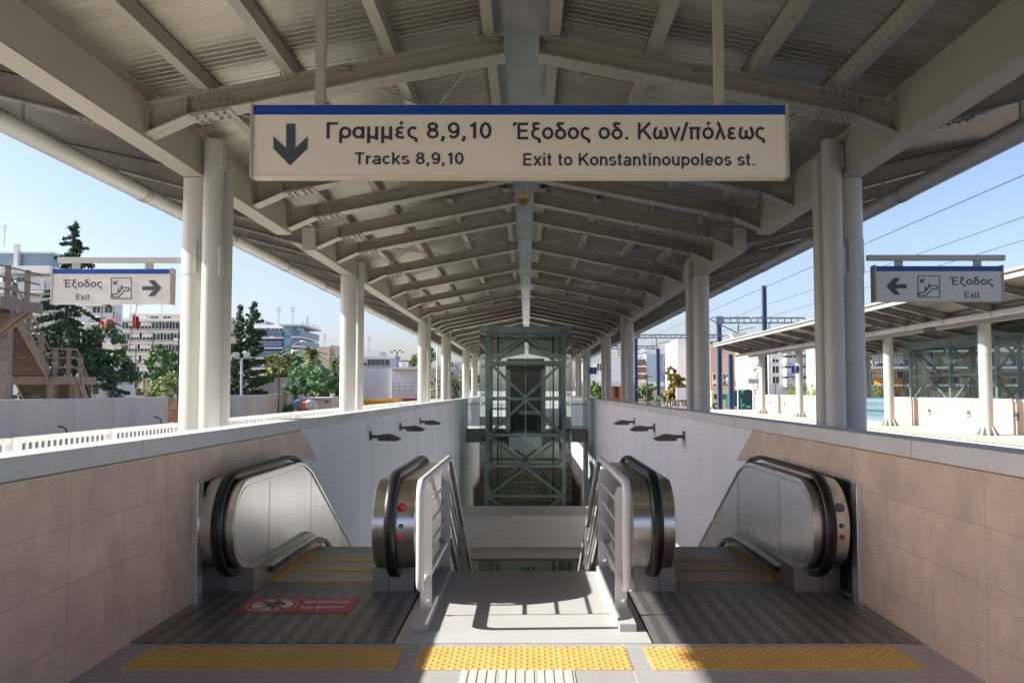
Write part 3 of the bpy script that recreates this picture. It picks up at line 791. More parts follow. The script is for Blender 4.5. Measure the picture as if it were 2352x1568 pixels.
# ------------------------------------------------------------------ hanging direction sign
t = thing('direction_sign', 'long cream sign with blue band pointing to tracks 8, 9, 10', 'sign', (-.04, 4.6, 2.75))
Y = 4.55
a = P(583, 240, Y); b = P(1806, 403, Y)
X0, X1, Zt, Zb = a.x, b.x, a.z, b.z
MB().box(X0, X1, Y, Y + .08, Zb, Zt).build('sign_box', 'signw', t)
MB().box(X0 + .001, X1 - .001, Y - .002, Y - .0002, P(0, 263, Y).z, Zt - .002).build('blue_band', 'signb', t)
for x in (X0, X1):
    s = -1 if x == X0 else 1
    MB().box(x, x + s * .016, Y - .012, Y + .088, Zb - .010, Zt + .008).build('end_cap', 'signf', t, bevel=.003)
MB().box(X0, X1, Y - .008, Y + .085, Zb - .008, Zb).build('bottom_rail', 'signw', t, bevel=.003)
def sign_text(body, u0, u1, v0, v1, par, m='signk', bold=.125):
    p, q = P(u0, v1, Y), P(u1, v0, Y)
    return text_mesh(body, q.x - p.x, q.z - p.z, p.x, p.z, Y - .0028, bold).build('lettering', m, par)
sign_text('Γραμμές 8,9,10', 750, 1129, 280.5, 318, t)
sign_text('Tracks 8,9,10', 812.5, 1065, 349.6, 377, t)
sign_text('Έξοδος οδ. Κων/πόλεως', 1177, 1757, 281.5, 320, t)
sign_text('Exit to Konstantinoupoleos st.', 1202, 1733, 351.5, 380, t)
ar = [(390, 232), (466, 232), (466, 435), (568, 338), (568, 440), (420, 582), (281, 440), (281, 338), (388, 435)]
MB().prism([(lambda q: (q.x, q.z))(P((600 + x / 3.36) * .91875, (240 + y / 3.36) * .91875, Y)) for x, y in ar], Y - .003, Y - .0004, 'Y').build('arrow', 'signp', t, fix=True)
for u in (732, 1655):
    x = P(u, 200, Y).x
    MB().box(x - .026, x + .026, Y + .02, Y + .07, Zt, 4.36).build('hanger', 'steel2', t)

# ------------------------------------------------------------------ exit signs on the first columns
def exit_sign(label, sgn, facemat):
    Y = 8.88
    if sgn < 0: face = [P(137, 672, Y).x, P(392.5, 672, Y).x]; O = (0, 540, 2.613); fx = (358, 1118)
    else: face = [P(2011.5, 672, Y).x, P(2299, 672, Y).x]; O = (2120, 620, 3.136); fx = (217, 1200)
    q = lambda cx, cy: P((O[0] + cx / O[2]) * .91875, (O[1] + cy / O[2]) * .91875, Y)
    if sgn < 0: x0, x1, zt, zb, zband = q(358, 0).x, q(1118, 0).x, q(0, 343).z, q(0, 577).z, q(0, 375).z
    else: x0, x1, zt, zb, zband = q(217, 0).x, q(1200, 0).x, q(0, 138).z, q(0, 422).z, q(0, 179).z
    t = thing('exit_sign', label, 'sign', ((x0 + x1) / 2, Y, zb), 'exit signs hung beside the first columns')
    MB().box(x0, x1, Y, Y + .10, zb + .012, zt).build('sign_box', facemat, t)
    MB().box(x0 + .001, x1 - .001, Y - .002, Y - .0002, zband, zt - .002).build('blue_band', 'signb' if sgn > 0 else 'signb', t)
    for x in (x0, x1):
        s = -1 if x == x0 else 1
        MB().box(x, x + s * .02, Y - .01, Y + .11, zb + .004, zt + .012).build('end_cap', 'signf', t, bevel=.003)
    def tx(body, c0, c1, v0, v1, bold=.115):
        p, r = q(c0, v1), q(c1, v0)
        text_mesh(body, r.x - p.x, r.z - p.z, p.x, p.z, Y - .0028, bold).build('lettering', 'signp', t)
    if sgn < 0:
        tx('Έξοδος', 410, 667, 413, 463); tx('Exit', 497, 587, 507, 545)
        arr = [(930, 456), (1003, 456), (968, 417), (1010, 417), (1055, 468), (1010, 522), (968, 522), (1003, 482), (930, 482)]; pb = (728, 858, 403, 538)
    else:
        tx('Έξοδος', 795, 1138, 224, 287); tx('Exit', 915, 1033, 340, 388)
        arr = [(300, 297), (360, 232), (410, 232), (372, 280), (460, 280), (460, 314), (372, 314), (410, 362), (360, 362)]; pb = (548, 718, 215, 383)
    MB().prism([(q(*c).x, q(*c).z) for c in arr], Y - .003, Y - .0004, 'Y').build('arrow', 'signp', t, fix=True)
    # escalator pictogram
    L, Rr, T, B = pb
    def g(a, b): v = q(L + (Rr - L) * a, T + (B - T) * b); return (v.x, v.z)
    pm = MB()
    def line(pts, wd=.012, closed=False):
        pts = [g(*p) for p in pts]
        if closed: pts.append(pts[0])
        for i in range(len(pts) - 1):
            (xa, za), (xb, zb_) = pts[i], pts[i + 1]
            dx, dz = xb - xa, zb_ - za; ln = math.hypot(dx, dz) or 1; nx, nz = -dz / ln * wd / 2, dx / ln * wd / 2; ex, ez = dx / ln * wd / 2, dz / ln * wd / 2
            pm.prism([(xa - nx - ex, za - nz - ez), (xb - nx + ex, zb_ - nz + ez), (xb + nx + ex, zb_ + nz + ez), (xa + nx - ex, za + nz - ez)], Y - .003 - .0001 * i, Y - .0004, 'Y')
    line([(.03, 0), (.97, 0), (1, .03), (1, .97), (.97, 1), (.03, 1), (0, .97), (0, .03)], .008, True)
    line([(.10, .78), (.28, .78), (.58, .46), (.84, .46), (.90, .51), (.90, .57), (.84, .61), (.66, .61), (.36, .92), (.10, .92), (.05, .88), (.05, .82)], .011, True)
    def fillp(pts, dy=.0031): pm.prism([g(*p) for p in pts], Y - dy, Y - .0004, 'Y')
    fillp([(.10, .32), (.10, .14), (.15, .14), (.15, .24), (.28, .11), (.33, .16), (.20, .27), (.30, .27), (.30, .32)])
    for px_, py_ in ((.36, .60), (.51, .46)):
        fillp([(px_ + .035 * math.cos(2 * math.pi * i / 10), py_ - .10 + .035 * math.sin(2 * math.pi * i / 10)) for i in range(10)])
        fillp([(px_ - .045, py_ - .05), (px_ + .045, py_ - .05), (px_ + .045, py_ + .05), (px_ - .045, py_ + .15)], .0034)
    pm.build('escalator_pictogram', 'signp', t, fix=True)
    # arm and hangers
    if sgn < 0: ax0, ax1, az = P(146, 0, Y).x, P(424, 0, Y).x, P(0, 595, Y).z
    else: ax0, ax1, az = P(1984, 0, Y).x, P(2296, 0, Y).x, P(0, 589.5, Y).z
    arm = MB().box(ax0, ax1, Y + .03, Y + .09, az - .03, az + .03).build('arm', 'pipe', t, bevel=.003)
    ct = ax1 - .02 if sgn < 0 else ax0 + .02
    for f in (.17, .80):
        hx = x0 + (x1 - x0) * (f if sgn < 0 else 1 - f)
        o = MB().box(hx - .045, hx + .045, Y + .055, Y + .067, zt, az - .03).build('hanger', 'steel2', t)
        k = MB()
        for d in (-.022, .022): k.cyl((hx + d, Y + .045, (zt + az - .03) / 2 - .005), .009, .01, 'Y', 8)
        k.build('bolt', 'galv', o)
    # clamp collar round the column
    ccx = -.05 + sgn * 3.6
    col_ = MB().cyl((ccx, 8.95, az - .17), .168, .37, 'Z', 32); col_.box(ccx - sgn * .06 - .005, ccx - sgn * .06 + .005, 8.95 - .20, 8.95 - .13, az - .16, az + .19)
    col_.build('clamp_collar', 'pipe', t)
    return t
exit_sign('bright exit sign with a right arrow, hung left of the stairwell', -1, 'signw2')
exit_sign('shaded exit sign with a left arrow, hung right of the stairwell', 1, 'signw2')

# loudspeaker under the ridge
t = thing('loudspeaker', 'ochre round loudspeaker hanging under the canopy ridge', 'speaker', P(1201, 458, 13.0))
c = P(1201, 458, 13.0)
MB().tube([c + Vector((0, -.13, -.03)), c + Vector((0, .13, .03))], .10, 24).build('housing', 'brass', t)
mb = MB(); ctr = c + Vector((0, -.133, -.031))
for r_ in (.03, .06, .085): mb.tube([ctr + Vector((r_ * math.cos(a * .3927), 0, r_ * math.sin(a * .3927))) for a in range(17)], .004, 6)
for a in range(6): mb.tube([ctr, ctr + Vector((.09 * math.cos(a * 1.047), 0, .09 * math.sin(a * 1.047)))], .004, 6)
mb.build('grille', 'signp', t)
MB().tube([c + Vector((0, 0, .09)), (c.x, c.y, 4.9)], .012, 8).tube([c + Vector((.1, 0, 0)), c + Vector((.13, 0, .06)), c + Vector((.13, 0, .3))], .008, 6).build('bracket', 'bolt', t)
# ================================================================== PLATFORM CANOPIES
ROFF = [0, 1.5, 4.46, 7.42, 10.38, 13.34, 16.3, 17.8]
ztop = lambda l: 4.87 - .193 * (l - .155)          # top of a rafter at a distance from the ridge
zbot = lambda l: 4.675 - .197 * (l - .155)
def isect(mb, top, bot, y, fw=.2, ft=.016, wt=.012):
    """I-beam lying across the canopy: top and bottom are (lateral, z) polylines with the same ends"""
    mb.prism(top + bot[::-1], y - wt / 2, y + wt / 2, 'Y')
    for pl, s in ((top, -1), (bot, 1)):
        for i in range(len(pl) - 1):
            (a, za), (b, zb) = pl[i], pl[i + 1]
            mb.prism([(a, za), (b, zb), (b, zb + s * ft), (a, za + s * ft)], y - fw / 2, y + fw / 2, 'Y')
def rafter_mesh():
    mb = MB()
    top = [(3.49, ztop(3.49)), (.155, ztop(.155))]
    mb.prism([(3.49, ztop(3.49)), (.155, ztop(.155)), (.155, zbot(.155)), (3.12, zbot(3.12)), (3.49, 3.925)], -.006, .006, 'Y')
    for pl, s in (([(3.49, ztop(3.49)), (.155, ztop(.155))], -1), ([(3.49, 3.925), (3.12, zbot(3.12)), (.155, zbot(.155))], 1)):
        for i in range(len(pl) - 1):
            (a, za), (b, zb) = pl[i], pl[i + 1]
            mb.prism([(a, za), (b, zb), (b, zb + s * .017), (a, za + s * .017)], -.11, .11, 'Y')
    for l, d in ((3.12, .01), (3.478, .012), (.16, .01)):
        mb.prism([(l - d / 2, zbot(l) if l < 3.2 else 3.93), (l + d / 2, zbot(l) if l < 3.2 else 3.93), (l + d / 2, ztop(l)), (l - d / 2, ztop(l))], -.105, .105, 'Y')
    for l in (.31, 1.23, 2.17, 2.95):
        for s in (-.07, .07):
            mb.prism([(l + s - .006, ztop(l) - .05), (l + s + .006, ztop(l) - .05), (l + s + .006, ztop(l) + .02), (l + s - .006, ztop(l) + .02)], -.125, -.112, 'Y')
    return mb.mesh('rafter')
def splice_mesh():
    mb = MB(); l0, l1 = 3.08, 2.72
    mb.prism([(l0, zbot(l0)), (l1, zbot(l1)), (l1, zbot(l1) - .014), (l0, zbot(l0) - .014)], -.105, .105, 'Y')
    mb.prism([(l0, zbot(l0) + .02), (l1, zbot(l1) + .02), (l1, ztop(l1) - .05), (l0, ztop(l0) - .05)], -.018, -.0065, 'Y')
    for i in range(4):
        l = l0 - .05 - i * .075 - (.03 if i > 1 else 0)
        for y in (-.06, .06): mb.cyl((l, y, zbot(l) - .042), .017, .03, 'Z', 6)
        for d in (.05, .13):
            z = zbot(l) + d
            mb.cyl((l, -.042, z), .014, .026, 'Y', 6)
        mb.cyl((l, -.085, ztop(l) - .045), .014, .03, 'Z', 6)
    return mb.mesh('splice_plate')
wb = lambda l: 3.99 + .26 * (l - 3.71)             # underside of a wing rib
wt_ = lambda l: 4.27 + .215 * (l - 3.71)
def rib_mesh():
    mb = MB()
    isect(mb, [(3.71, wt_(3.71)), (6.04, wt_(6.04))], [(3.71, wb(3.71)), (6.04, wb(6.04))], 0, .15, .014, .012)
    for i in range(4):
        l = 3.95 + i * .09
        for y in (-.045, .045): mb.cyl((l, y, wb(l) - .034), .017, .03, 'Z', 6)
    mb.prism([(3.9, wb(3.9)), (4.28, wb(4.28)), (4.28, wb(4.28) - .012), (3.9, wb(3.9) - .012)], -.08, .08, 'Y')
    # strap carrying the long pipe
    mb.prism([(4.685, 4.06), (4.715, 4.06), (4.715, wb(4.7)), (4.685, wb(4.7))], -.012, .012, 'Y')
    return mb.mesh('wing_rib')
def flip(me, name):
    m2 = me.copy(); m2.name = name
    for v in m2.vertices: v.co.x *= -1
    bm = bmesh.new(); bm.from_mesh(m2); bmesh.ops.reverse_faces(bm, faces=bm.faces); bm.to_mesh(m2); bm.free()
    return m2
def newmesh(fn, m):
    me = fn(); bm = bmesh.new(); bm.from_mesh(me); bmesh.ops.recalc_face_normals(bm, faces=bm.faces); bm.to_mesh(me); bm.free()
    me.materials.append(M[m]); return {1: me, -1: flip(me, me.name)}
RM = newmesh(rafter_mesh, 'steel'); SM = newmesh(splice_mesh, 'bolt'); WM = newmesh(rib_mesh, 'shade_ribsteel')
def column_mesh(feet):
    mb = MB().cyl((0, 0, 0), .21 if feet else .16, 3.875, 'Z', 32)
    mb.cyl((0, 0, 0), .19, .02, 'Z', 32)
    if feet:
        for i in range(10):
            a = 2 * math.pi * i / 10; c, s = math.cos(a), math.sin(a)
            n = Vector((-s, c, 0)) * .012; d = Vector((c, s, 0))
            v = [d * .19, d * .38, d * .38 + Vector((0, 0, .03)), d * .19 + Vector((0, 0, .36))]
            mb.add([p - n for p in v] + [p + n for p in v], [(0, 1, 2, 3), (7, 6, 5, 4), (0, 4, 5, 1), (1, 5, 6, 2), (2, 6, 7, 3), (3, 7, 4, 0)])
    return mb
def canopy(cx, units, yend, label, feet=False, y0=-5.8):
    t = thing('platform_canopy', label, 'canopy', (cx, 0, 0), 'station platform canopies', local=True)
    def child(name, me, par, loc=(0, 0, 0)):
        o = bpy.data.objects.new(name, me); COL.objects.link(o); o.parent = par; o.location = loc; LOCAL.add(o.name); return o
    cm = column_mesh(feet).mesh('column'); cm.materials.append(M['pipe'])
    for st, ln in units:
        en = min(st + ln, yend)
        for s in (-1, 1):
            bm_ = MB().box(s * 3.49, s * 3.71, st - .12, en + .12, 3.895, 4.27).box(s * 3.485, s * 3.715, st - .12, en + .12, 3.88, 3.8945)
            bm_.build('box_beam', 'steel2', t, bevel=.006)
            for l in (.31, 1.23, 2.17, 2.95):
                zb = ztop(l) + .004
                MB().box(s * (l - .05), s * (l + .05), st - .4, en + .4, zb, zb + .008).box(s * (l - .05), s * (l - .042), st - .4, en + .4, zb + .008, zb + .14).box(s * (l + .042), s * (l + .05), st - .4, en + .4, zb + .008, zb + .03).build('purlin', 'steel', t)
            for co in (2.95, 14.75):
                y = st + co
                if y > yend + .5 or y < 0: continue
                child('column', cm, t, (s * 3.6, y, 0))
                pm = MB().tube([(s * 3.44, y + .36, 4.2), (s * 3.44, y + .36, .35), (s * 3.42, y + .36, .25), (s * 3.2, y + .36, .0)] if feet else [(s * 3.44, y + .36, 4.2), (s * 3.44, y + .36, .0)], .085 if feet else .09, 16)
                pm.build('downpipe', 'pipe', t)
                if y < 10 and not feet:
                    mb = MB().cyl((s * 3.36, y - .2, 0), .105, 4.26, 'Z', 24)
                    mb.box(s * 3.36 + .03, s * 3.36 + .112, y - .26, y - .14, 3.95, 4.2).box(s * 3.36 + .03, s * 3.36 + .112, y - .26, y - .14, 2.78, 3.1)
                    mb.build('downpipe', 'pipe', t)
        for k, o_ in enumerate(ROFF):
            y = st + o_
            if y > yend - .1:
                y = yend - .1
            if y < 1 and not (y > -2): continue
            for s in (-1, 1):
                r_ = child('rafter', RM[s], t, (0, y, 0))
                if y < 32: child('splice_plate', SM[s], r_)
                child('wing_rib', WM[s], t, (0, y, 0))
            if st + o_ > yend - .1: break
        # wind bracing rods in the second bay
        for s in (-1, 1):
            br = MB()
            for ya in (st + 1.5, st + 13.34):
                if ya + 2.96 > yend: continue
                for la, lb, fl in ((.31, 1.7, 0), (1.7, 3.1, 0), (.31, 1.7, 1), (1.7, 3.1, 1)):
                    y1_, y2_ = (ya, ya + 2.96) if fl == 0 else (ya + 2.96, ya)
                    br.tube([(s * la, y1_, ztop(la) - .02), (s * lb, y2_, ztop(lb) - .02)], .011, 6)
                for l in (.31, 1.7):
                    for yy in (ya, ya + 2.96): br.box(s * (l - .1), s * (l + .1), yy - .12, yy + .12, ztop(l) - .03, ztop(l) - .018)
            if br.v: br.build('bracing_rod', 'bolt', t)
    for s in (-1, 1):
        # trapezoidal roof sheets, ribs running down the slope
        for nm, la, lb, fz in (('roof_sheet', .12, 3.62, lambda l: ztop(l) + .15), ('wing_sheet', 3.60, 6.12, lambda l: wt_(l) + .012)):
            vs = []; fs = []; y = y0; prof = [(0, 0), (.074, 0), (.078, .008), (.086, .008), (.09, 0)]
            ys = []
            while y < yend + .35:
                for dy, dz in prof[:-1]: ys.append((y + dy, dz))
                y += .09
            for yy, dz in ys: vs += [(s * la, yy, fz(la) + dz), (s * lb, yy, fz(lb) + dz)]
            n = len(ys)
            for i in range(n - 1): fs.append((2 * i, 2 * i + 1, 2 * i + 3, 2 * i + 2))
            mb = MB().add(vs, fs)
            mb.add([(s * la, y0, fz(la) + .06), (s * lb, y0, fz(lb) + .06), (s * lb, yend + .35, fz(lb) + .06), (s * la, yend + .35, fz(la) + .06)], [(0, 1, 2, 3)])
            mb.build(nm, 'deck' if nm == 'roof_sheet' else 'shade_wingdeck', t)
        f = MB(); f.box(s * 6.04, s * 6.10, y0, yend + .4, 4.66, 4.86); f.tube([(s * 6.12, y0, 4.87), (s * 6.12, yend + .4, 4.87)], .055, 10)
        f.build('fascia', 'fascia', t)
        # long pipe hung under the wings, with sleeves
        p = MB().tube([(s * 4.7, y0, 3.98), (s * 4.7, yend - .4, 3.98)], .10, 20).build('hung_pipe', 'pipe', t)
        sl_ = MB()
        yy = max(y0, 1.0)
        while yy < yend - 1: sl_.cyl((s * 4.7, yy, 3.98), .107, .16, 'Y', 16); yy += 2.96
        sl_.build('pipe_sleeve', 'bolt', p)
        # cable tray beside the beam
        MB().box(s * 3.95, s * 4.12, y0, yend - .6, 4.14, 4.16).build('cable_tray', 'bolt', t)
        MB().prism([(s * 3.51, 4.275), (s * 3.70, 4.275), (s * 3.75, 4.43), (s * 3.51, 4.43)], y0, yend + .3, 'Y').build('valley_gutter', 'steel2', t, fix=True)
    # flat ridge sheet in short lengths
    r = MB(); y = y0; k = 0
    while y < yend + .3:
        r.box(-.30, .30, y, min(y + 2.0, yend + .3), 4.955 + (k % 2) * .006, 4.965 + (k % 2) * .006); y += 2.0; k += 1
    r.box(-.16, .16, y0, yend + .3, 5.03, 5.06)
    r.build('ridge_sheet', 'ridge', t)
    return t
canopy(-.05, [(-5.8, 17.8), (13.6, 17.8), (33.0, 17.8), (52.4, 17.8)], 70.2, 'beige steel canopy roof over the stairwell, on round columns')
canopy(19.55, [(13.6, 17.8), (33.0, 17.8), (52.4, 17.8)], 58.2, 'second platform canopy to the right, with sunlit round columns and wings', True, 8.0)

# ================================================================== GLASS LIFT BEHIND THE STAIRS
def lift(cx, y0, y1, hw, gw, levels, pattern, base, label, car=True, bays=1):
    t = thing('glass_lift', label, 'lift', (cx, (y0 + y1) / 2, base), 'glass lifts on the platforms')
    top = levels[0] + .12
    c = .15
    ysb = [y0 + (y1 - y0) * i / bays for i in range(bays + 1)]
    for y in ysb:
        for s in (-1, 1):
            yy = y if y == y0 else (y - c)
            MB().box(cx + s * hw, cx + s * (hw - c), yy, yy + c, base, top).build('corner_post', 'liftst', t, bevel=.006)
    for z in levels:
        b = MB()
        for y in (y0 + .02, y1 - c + .02):
            b.box(cx - hw + c, cx + hw - c, y, y + .11, z - .055, z + .055)
        for s in (-1, 1): b.box(cx + s * (hw - .02), cx + s * (hw - .13), y0 + c, y1 - c, z - .055, z + .055)
        b.build('cross_beam', 'liftst', t)
    for i in range(len(levels) - 1):
        za, zb = levels[i] - .055, levels[i + 1] + .055
        d = MB()
        for y in (y0 + .075, y1 - c + .075):
            for s in (-1, 1):
                e = (cx + s * (hw - c - .02), y, zb) if pattern[i] == 'A' else (cx + s * (hw - c - .02), y, za)
                m_ = (cx, y, za) if pattern[i] == 'A' else (cx, y, zb)
                d.bar(e, m_, .09, .09, (0, 1, 0))
        for s in (-1, 1):
            for j in range(bays):
                ya, yb = ysb[j] + c, ysb[j + 1] - c; xm = cx + s * (hw - .075); ym = (ya + yb) / 2
                for ye in (ya, yb):
                    e = (xm, ye, zb) if pattern[i] == 'A' else (xm, ye, za); m_ = (xm, ym, za) if pattern[i] == 'A' else (xm, ym, zb)
                    d.bar(e, m_, .075, .075, (1, 0, 0))
        d.build('diagonal_brace', 'liftst', t)
        k = MB()
        for x in (cx - hw + c + .03, cx, cx + hw - c - .03):
            for z in (za - .04, zb + .04): k.cyl((x, y0 - .012, z), .022, .03, 'Y', 8)
        k.build('node_bolt', 'galv', t)
    # glass skin: panes between the levels, on spider fixings
    zs = [top + .1] + levels[1:] + [base]
    for i in range(len(zs) - 1):
        a, b = zs[i] - .012, zs[i + 1] + .012
        for s in (0, 1): 
            x0 = cx - gw if s == 0 else cx + .006; x1 = cx - .006 if s == 0 else cx + gw
            MB().box(x0, x1, y0 - .2, y0 - .185, b, a).build('glass_pane', 'glass', t)
        for s in (-1, 1):
            for j in range(bays):
                MB().box(cx + s * gw, cx + s * (gw - .015), ysb[j] - (.18 if j == 0 else -.006), ysb[j + 1] + (.18 if j == bays - 1 else -.006), b, a).build('glass_pane', 'glass', t)
        MB().box(cx - gw, cx + gw, y1 + .185, y1 + .2, b, a).build('glass_pane', 'glass', t)
        k = MB()
        for s in (-1, 1):
            x = cx + s * (gw - .12)
            for z in (a - .14, b + .14):
                k.bar((cx + s * hw, y0 + .05, z), (x, y0 - .17, z), .02); k.bar((x - .07, y0 - .17, z - .07), (x + .07, y0 - .17, z + .07), .018); k.bar((x - .07, y0 - .17, z + .07), (x + .07, y0 - .17, z - .07), .018)
        k.build('spider_fixing', 'liftdk', t)
    MB().box(cx - gw, cx + gw, y0 - .2, y1 + .2, top + .1, top + .13).build('roof_slab', 'liftst', t)
    if car:
        z0 = -.02; yc0, yc1 = y0 + .75, y1 - .45; w2 = .74
        car_ = MB().box(cx - w2, cx + w2, yc0, yc1, z0 - .12, z0).box(cx - w2, cx + w2, yc0, yc1, z0 + 2.25, z0 + 2.45).box(cx - w2 + .12, cx + w2 - .12, yc1 - .06, yc1, z0, z0 + 2.25).build('lift_car', 'liftdk', t)
        for s in (-1, 1):
            MB().box(cx + s * w2, cx + s * (w2 - .17), yc0 - .02, yc0 + .1, z0, z0 + 2.35).build('car_frame', 'liftlt', car_)
            MB().box(cx + s * w2, cx + s * (w2 - .015), yc0, yc1, z0 + .02, z0 + 2.23).build('car_glass', 'glass', car_)
            MB().box(cx + s * (hw - .38), cx + s * (hw - .44), (y0 + y1) / 2 - .05, (y0 + y1) / 2 + .05, base, top - .1).build('guide_rail', 'liftdk', t)
            MB().box(cx + s * (hw - .50), cx + s * (hw - .52), (y0 + y1) / 2 + .3, (y0 + y1) / 2 + .34, base, top - .1).build('guide_rail', 'liftlt', t)
        MB().box(cx - .02, cx + .02, yc0 - .03, yc0 + .03, z0, z0 + 2.3).build('centre_bar', 'liftlt', car_)
        MB().box(cx + .22, cx + .36, yc1 - .075, yc1 - .062, z0 + 1.52, z0 + 1.62).build('notice', 'signw2', car_)
        ap = MB().box(cx - .62, cx + .60, yc0 - .04, yc0 - .02, z0 - .62, z0 - .02).build('toe_guard', 'galv', car_)
        k = MB()
        for i in range(5):
            for j in range(3): k.cyl((cx - .52 + i * .26 - (j % 2) * .06, yc0 - .046, z0 - .14 - j * .17), .02, .01, 'Y', 8)
        k.build('dimple', 'liftst', ap)
        MB().box(cx - w2 + .05, cx + w2 - .05, yc0 + .1, yc1 - .1, z0 + 2.45, z0 + 2.75).build('car_machinery', 'liftdk', car_)
        mb = MB().tube([(cx - .9, y0 + .5, 1.0), (cx - .9, y0 + .5, base)], .012, 6).build('cable', 'wire', t)
    return t
LV = [3.60, 2.56, 1.24, -.07, -1.18, -2.25, -3.33, -4.45]
lift(-.06, 29.5, 32.6, 1.46, 1.655, LV, 'AVAVAVA', BASE, 'tall green glass lift tower behind the stairs, under the ridge')
lift(19.55, 31.2, 38.4, 1.55, 1.72, [3.5, 2.2, 1.0, -.3, -1.5], 'VAVA', -1.2, 'wide green glass lift under the second canopy, behind pink walls', False, 2)

# ------------------------------------------------------------------ what closes the stairwell
t = thing('bridge_slab', 'white beam crossing the stairwell in front of the lift foot', 'beam', (0, 19, -2))
zA, zB, zC = P(0, 1183, 19).z, P(0, 1255, 19).z, P(0, 1289, 19).z
MB().box(-WX, WX, 19, 20.6, zB, zA).build('white_beam', 'landing', t)
MB().box(-WX, WX, 19.25, 20.6, zC - .0, zB - .002).build('lower_band', 'soffit', t)
MB().box(-WX, WX, 19.2, 19.245, zC - .02, zC + .03).build('edge_strip', 'lampd', t)
t = thing('landing_bridge', 'dark edged landing slab with glass balustrades behind the lift', 'landing', (0, 35, 0))
MB().box(-2.66, 2.66, 33.05, 35.88, -.55, -.03).build('slab', 'soffit', t)
MB().box(-2.66, 2.66, 33.05, 35.88, -.03, .004).build('floor', 'landing', t)
for s in (-1, 1):
    g = MB().box(s * 1.75, s * 2.42, 33.1, 33.115, .06, 1.12).build('glass_balustrade', 'glassb', t)
    MB().tube([(s * 1.72, 33.0, .98), (s * 2.45, 33.0, .98)], .024, 10).tube([(s * 2.3, 33.0, .98), (s * 2.3, 33.06, .9), (s * 2.3, 33.1, .7)], .012, 8).build('handrail', 'inox', g)
    MB().box(s * 2.42, s * 2.66, 33.03, 33.25, 0, 1.24).build('end_post', 'plaster', t)
t = thing('concourse_back_wall', 'pale lower wall with golden mesh gates behind the lift foot', 'wall', (0, 48, -3))
YB = 48.0
zz = [.0, P(0, 1020, YB).z, P(0, 1040, YB).z, P(0, 1063, YB).z]
MB().box(-2.65, 2.65, YB, YB + .2, zz[1], zz[0]).build('upper_band', 'soffit', t)
MB().box(-2.65, 2.65, YB - .05, YB + .2, zz[2], zz[1]).build('white_band', 'landing', t)
MB().box(-2.65, 2.65, YB, YB + .2, zz[3], zz[2]).build('grey_band', 'soffit', t)
MB().box(-2.65, 2.65, YB + 1.2, YB + 1.3, BASE, zz[3]).build('dark_back', 'lampd', t)
lat = MB()
for i in range(16):
    for j in range(9):
        x = -2.46 + i * .3075; z = zz[3] - .02 - j * .31
        lat.bar((x, YB + .1, z), (x + .3075, YB + .1, z - .31), .055); lat.bar((x + .3075, YB + .1, z), (x, YB + .1, z - .31), .055)
for j in range(6): lat.box(-2.46, 2.46, YB + .05, YB + .07, zz[3] - .1 - j * .52, zz[3] - .04 - j * .52)
for x in (-.35, .25): lat.box(x, x + .08, YB + .04, YB + .048, BASE, zz[3])
lat.build('mesh_gate', 'lattice', t)
struct(MB().box(-2.66, 2.66, 48.2, 49.6, -.6, -.5).build('platform_soffit', 'soffit'))
for s, nm in ((-1, 'left'), (1, 'right')):
    t = thing('gate_opening', 'dark doorway low in the %s wall behind the lift foot' % nm, 'doorway', (s * 2.47, 41, BASE), 'dark doorways behind the lift')
    MB().box(s * 2.466, s * 2.44, 37.5, 45.5, BASE, -2.95).build('door_leaf', 'black', t); MB().box(s * 2.468, s * 2.40, 37.3, 37.5, BASE, -2.8).box(s * 2.468, s * 2.40, 37.5, 45.5, -2.95, -2.8).build('door_frame', 'lattice', t)
t = thing('emergency_sign', 'small green emergency sign under the white beam', 'sign', P(1211, 1305, 20.3))
a, b = P(1196, 1301, 20.3), P(1227, 1310.5, 20.3)
MB().box(a.x, b.x, 20.3, 20.34, b.z, a.z).build('sign_plate', mat('green_sign', (.01, .22, .09), .5), t)
mb = MB(); h = a.z - b.z; x0 = a.x
mb.bar((x0 + .05, 20.297, b.z + h * .5), (x0 + .15, 20.297, b.z + h * .5), .012, .004)
mb.prism([(x0 + .04, b.z + h * .5), (x0 + .08, b.z + h * .25), (x0 + .08, b.z + h * .75)], 20.296, 20.299, 'Y')
mb.prism([(x0 + .22, b.z + h * .2), (x0 + .25, b.z + h * .5), (x0 + .24, b.z + h * .8), (x0 + .28, b.z + h * .8), (x0 + .29, b.z + h * .5), (x0 + .31, b.z + h * .2), (x0 + .28, b.z + h * .2), (x0 + .27, b.z + h * .42), (x0 + .25, b.z + h * .2)], 20.296, 20.299, 'Y')
mb.build('white_symbol', 'signw2', t)
# ================================================================== SURROUNDINGS: VEGETATION
GZ = -1.2
def leaves(mb, c, rad, n, size, flat=1.0, shell=.55, up=.3, rnd=random):
    """leaf-clump quads spread through an ellipsoid, denser towards its skin"""
    c = Vector(c)
    for _ in range(n):
        d = Vector((rnd.gauss(0, 1), rnd.gauss(0, 1), rnd.gauss(0, 1))).normalized()
        rr = shell + (1 - shell) * rnd.random() ** .6
        if rnd.random() < .15: rr *= rnd.random()
        p = c + Vector((d.x * rad[0], d.y * rad[1], d.z * rad[2])) * rr
        nn = (d + Vector((rnd.uniform(-.8, .8), rnd.uniform(-.8, .8), rnd.uniform(-.6, .9) + up))).normalized()
        a = nn.cross(Vector((rnd.uniform(-1, 1), rnd.uniform(-1, 1), rnd.uniform(-1, 1)))).normalized(); b = nn.cross(a)
        s = size * .78 * rnd.uniform(.5, 1.3); l = s * rnd.uniform(.5, .9)
        mb.add([p - a * s, p - b * l * .6, p + a * s, p + b * l], [(0, 1, 2, 3)])
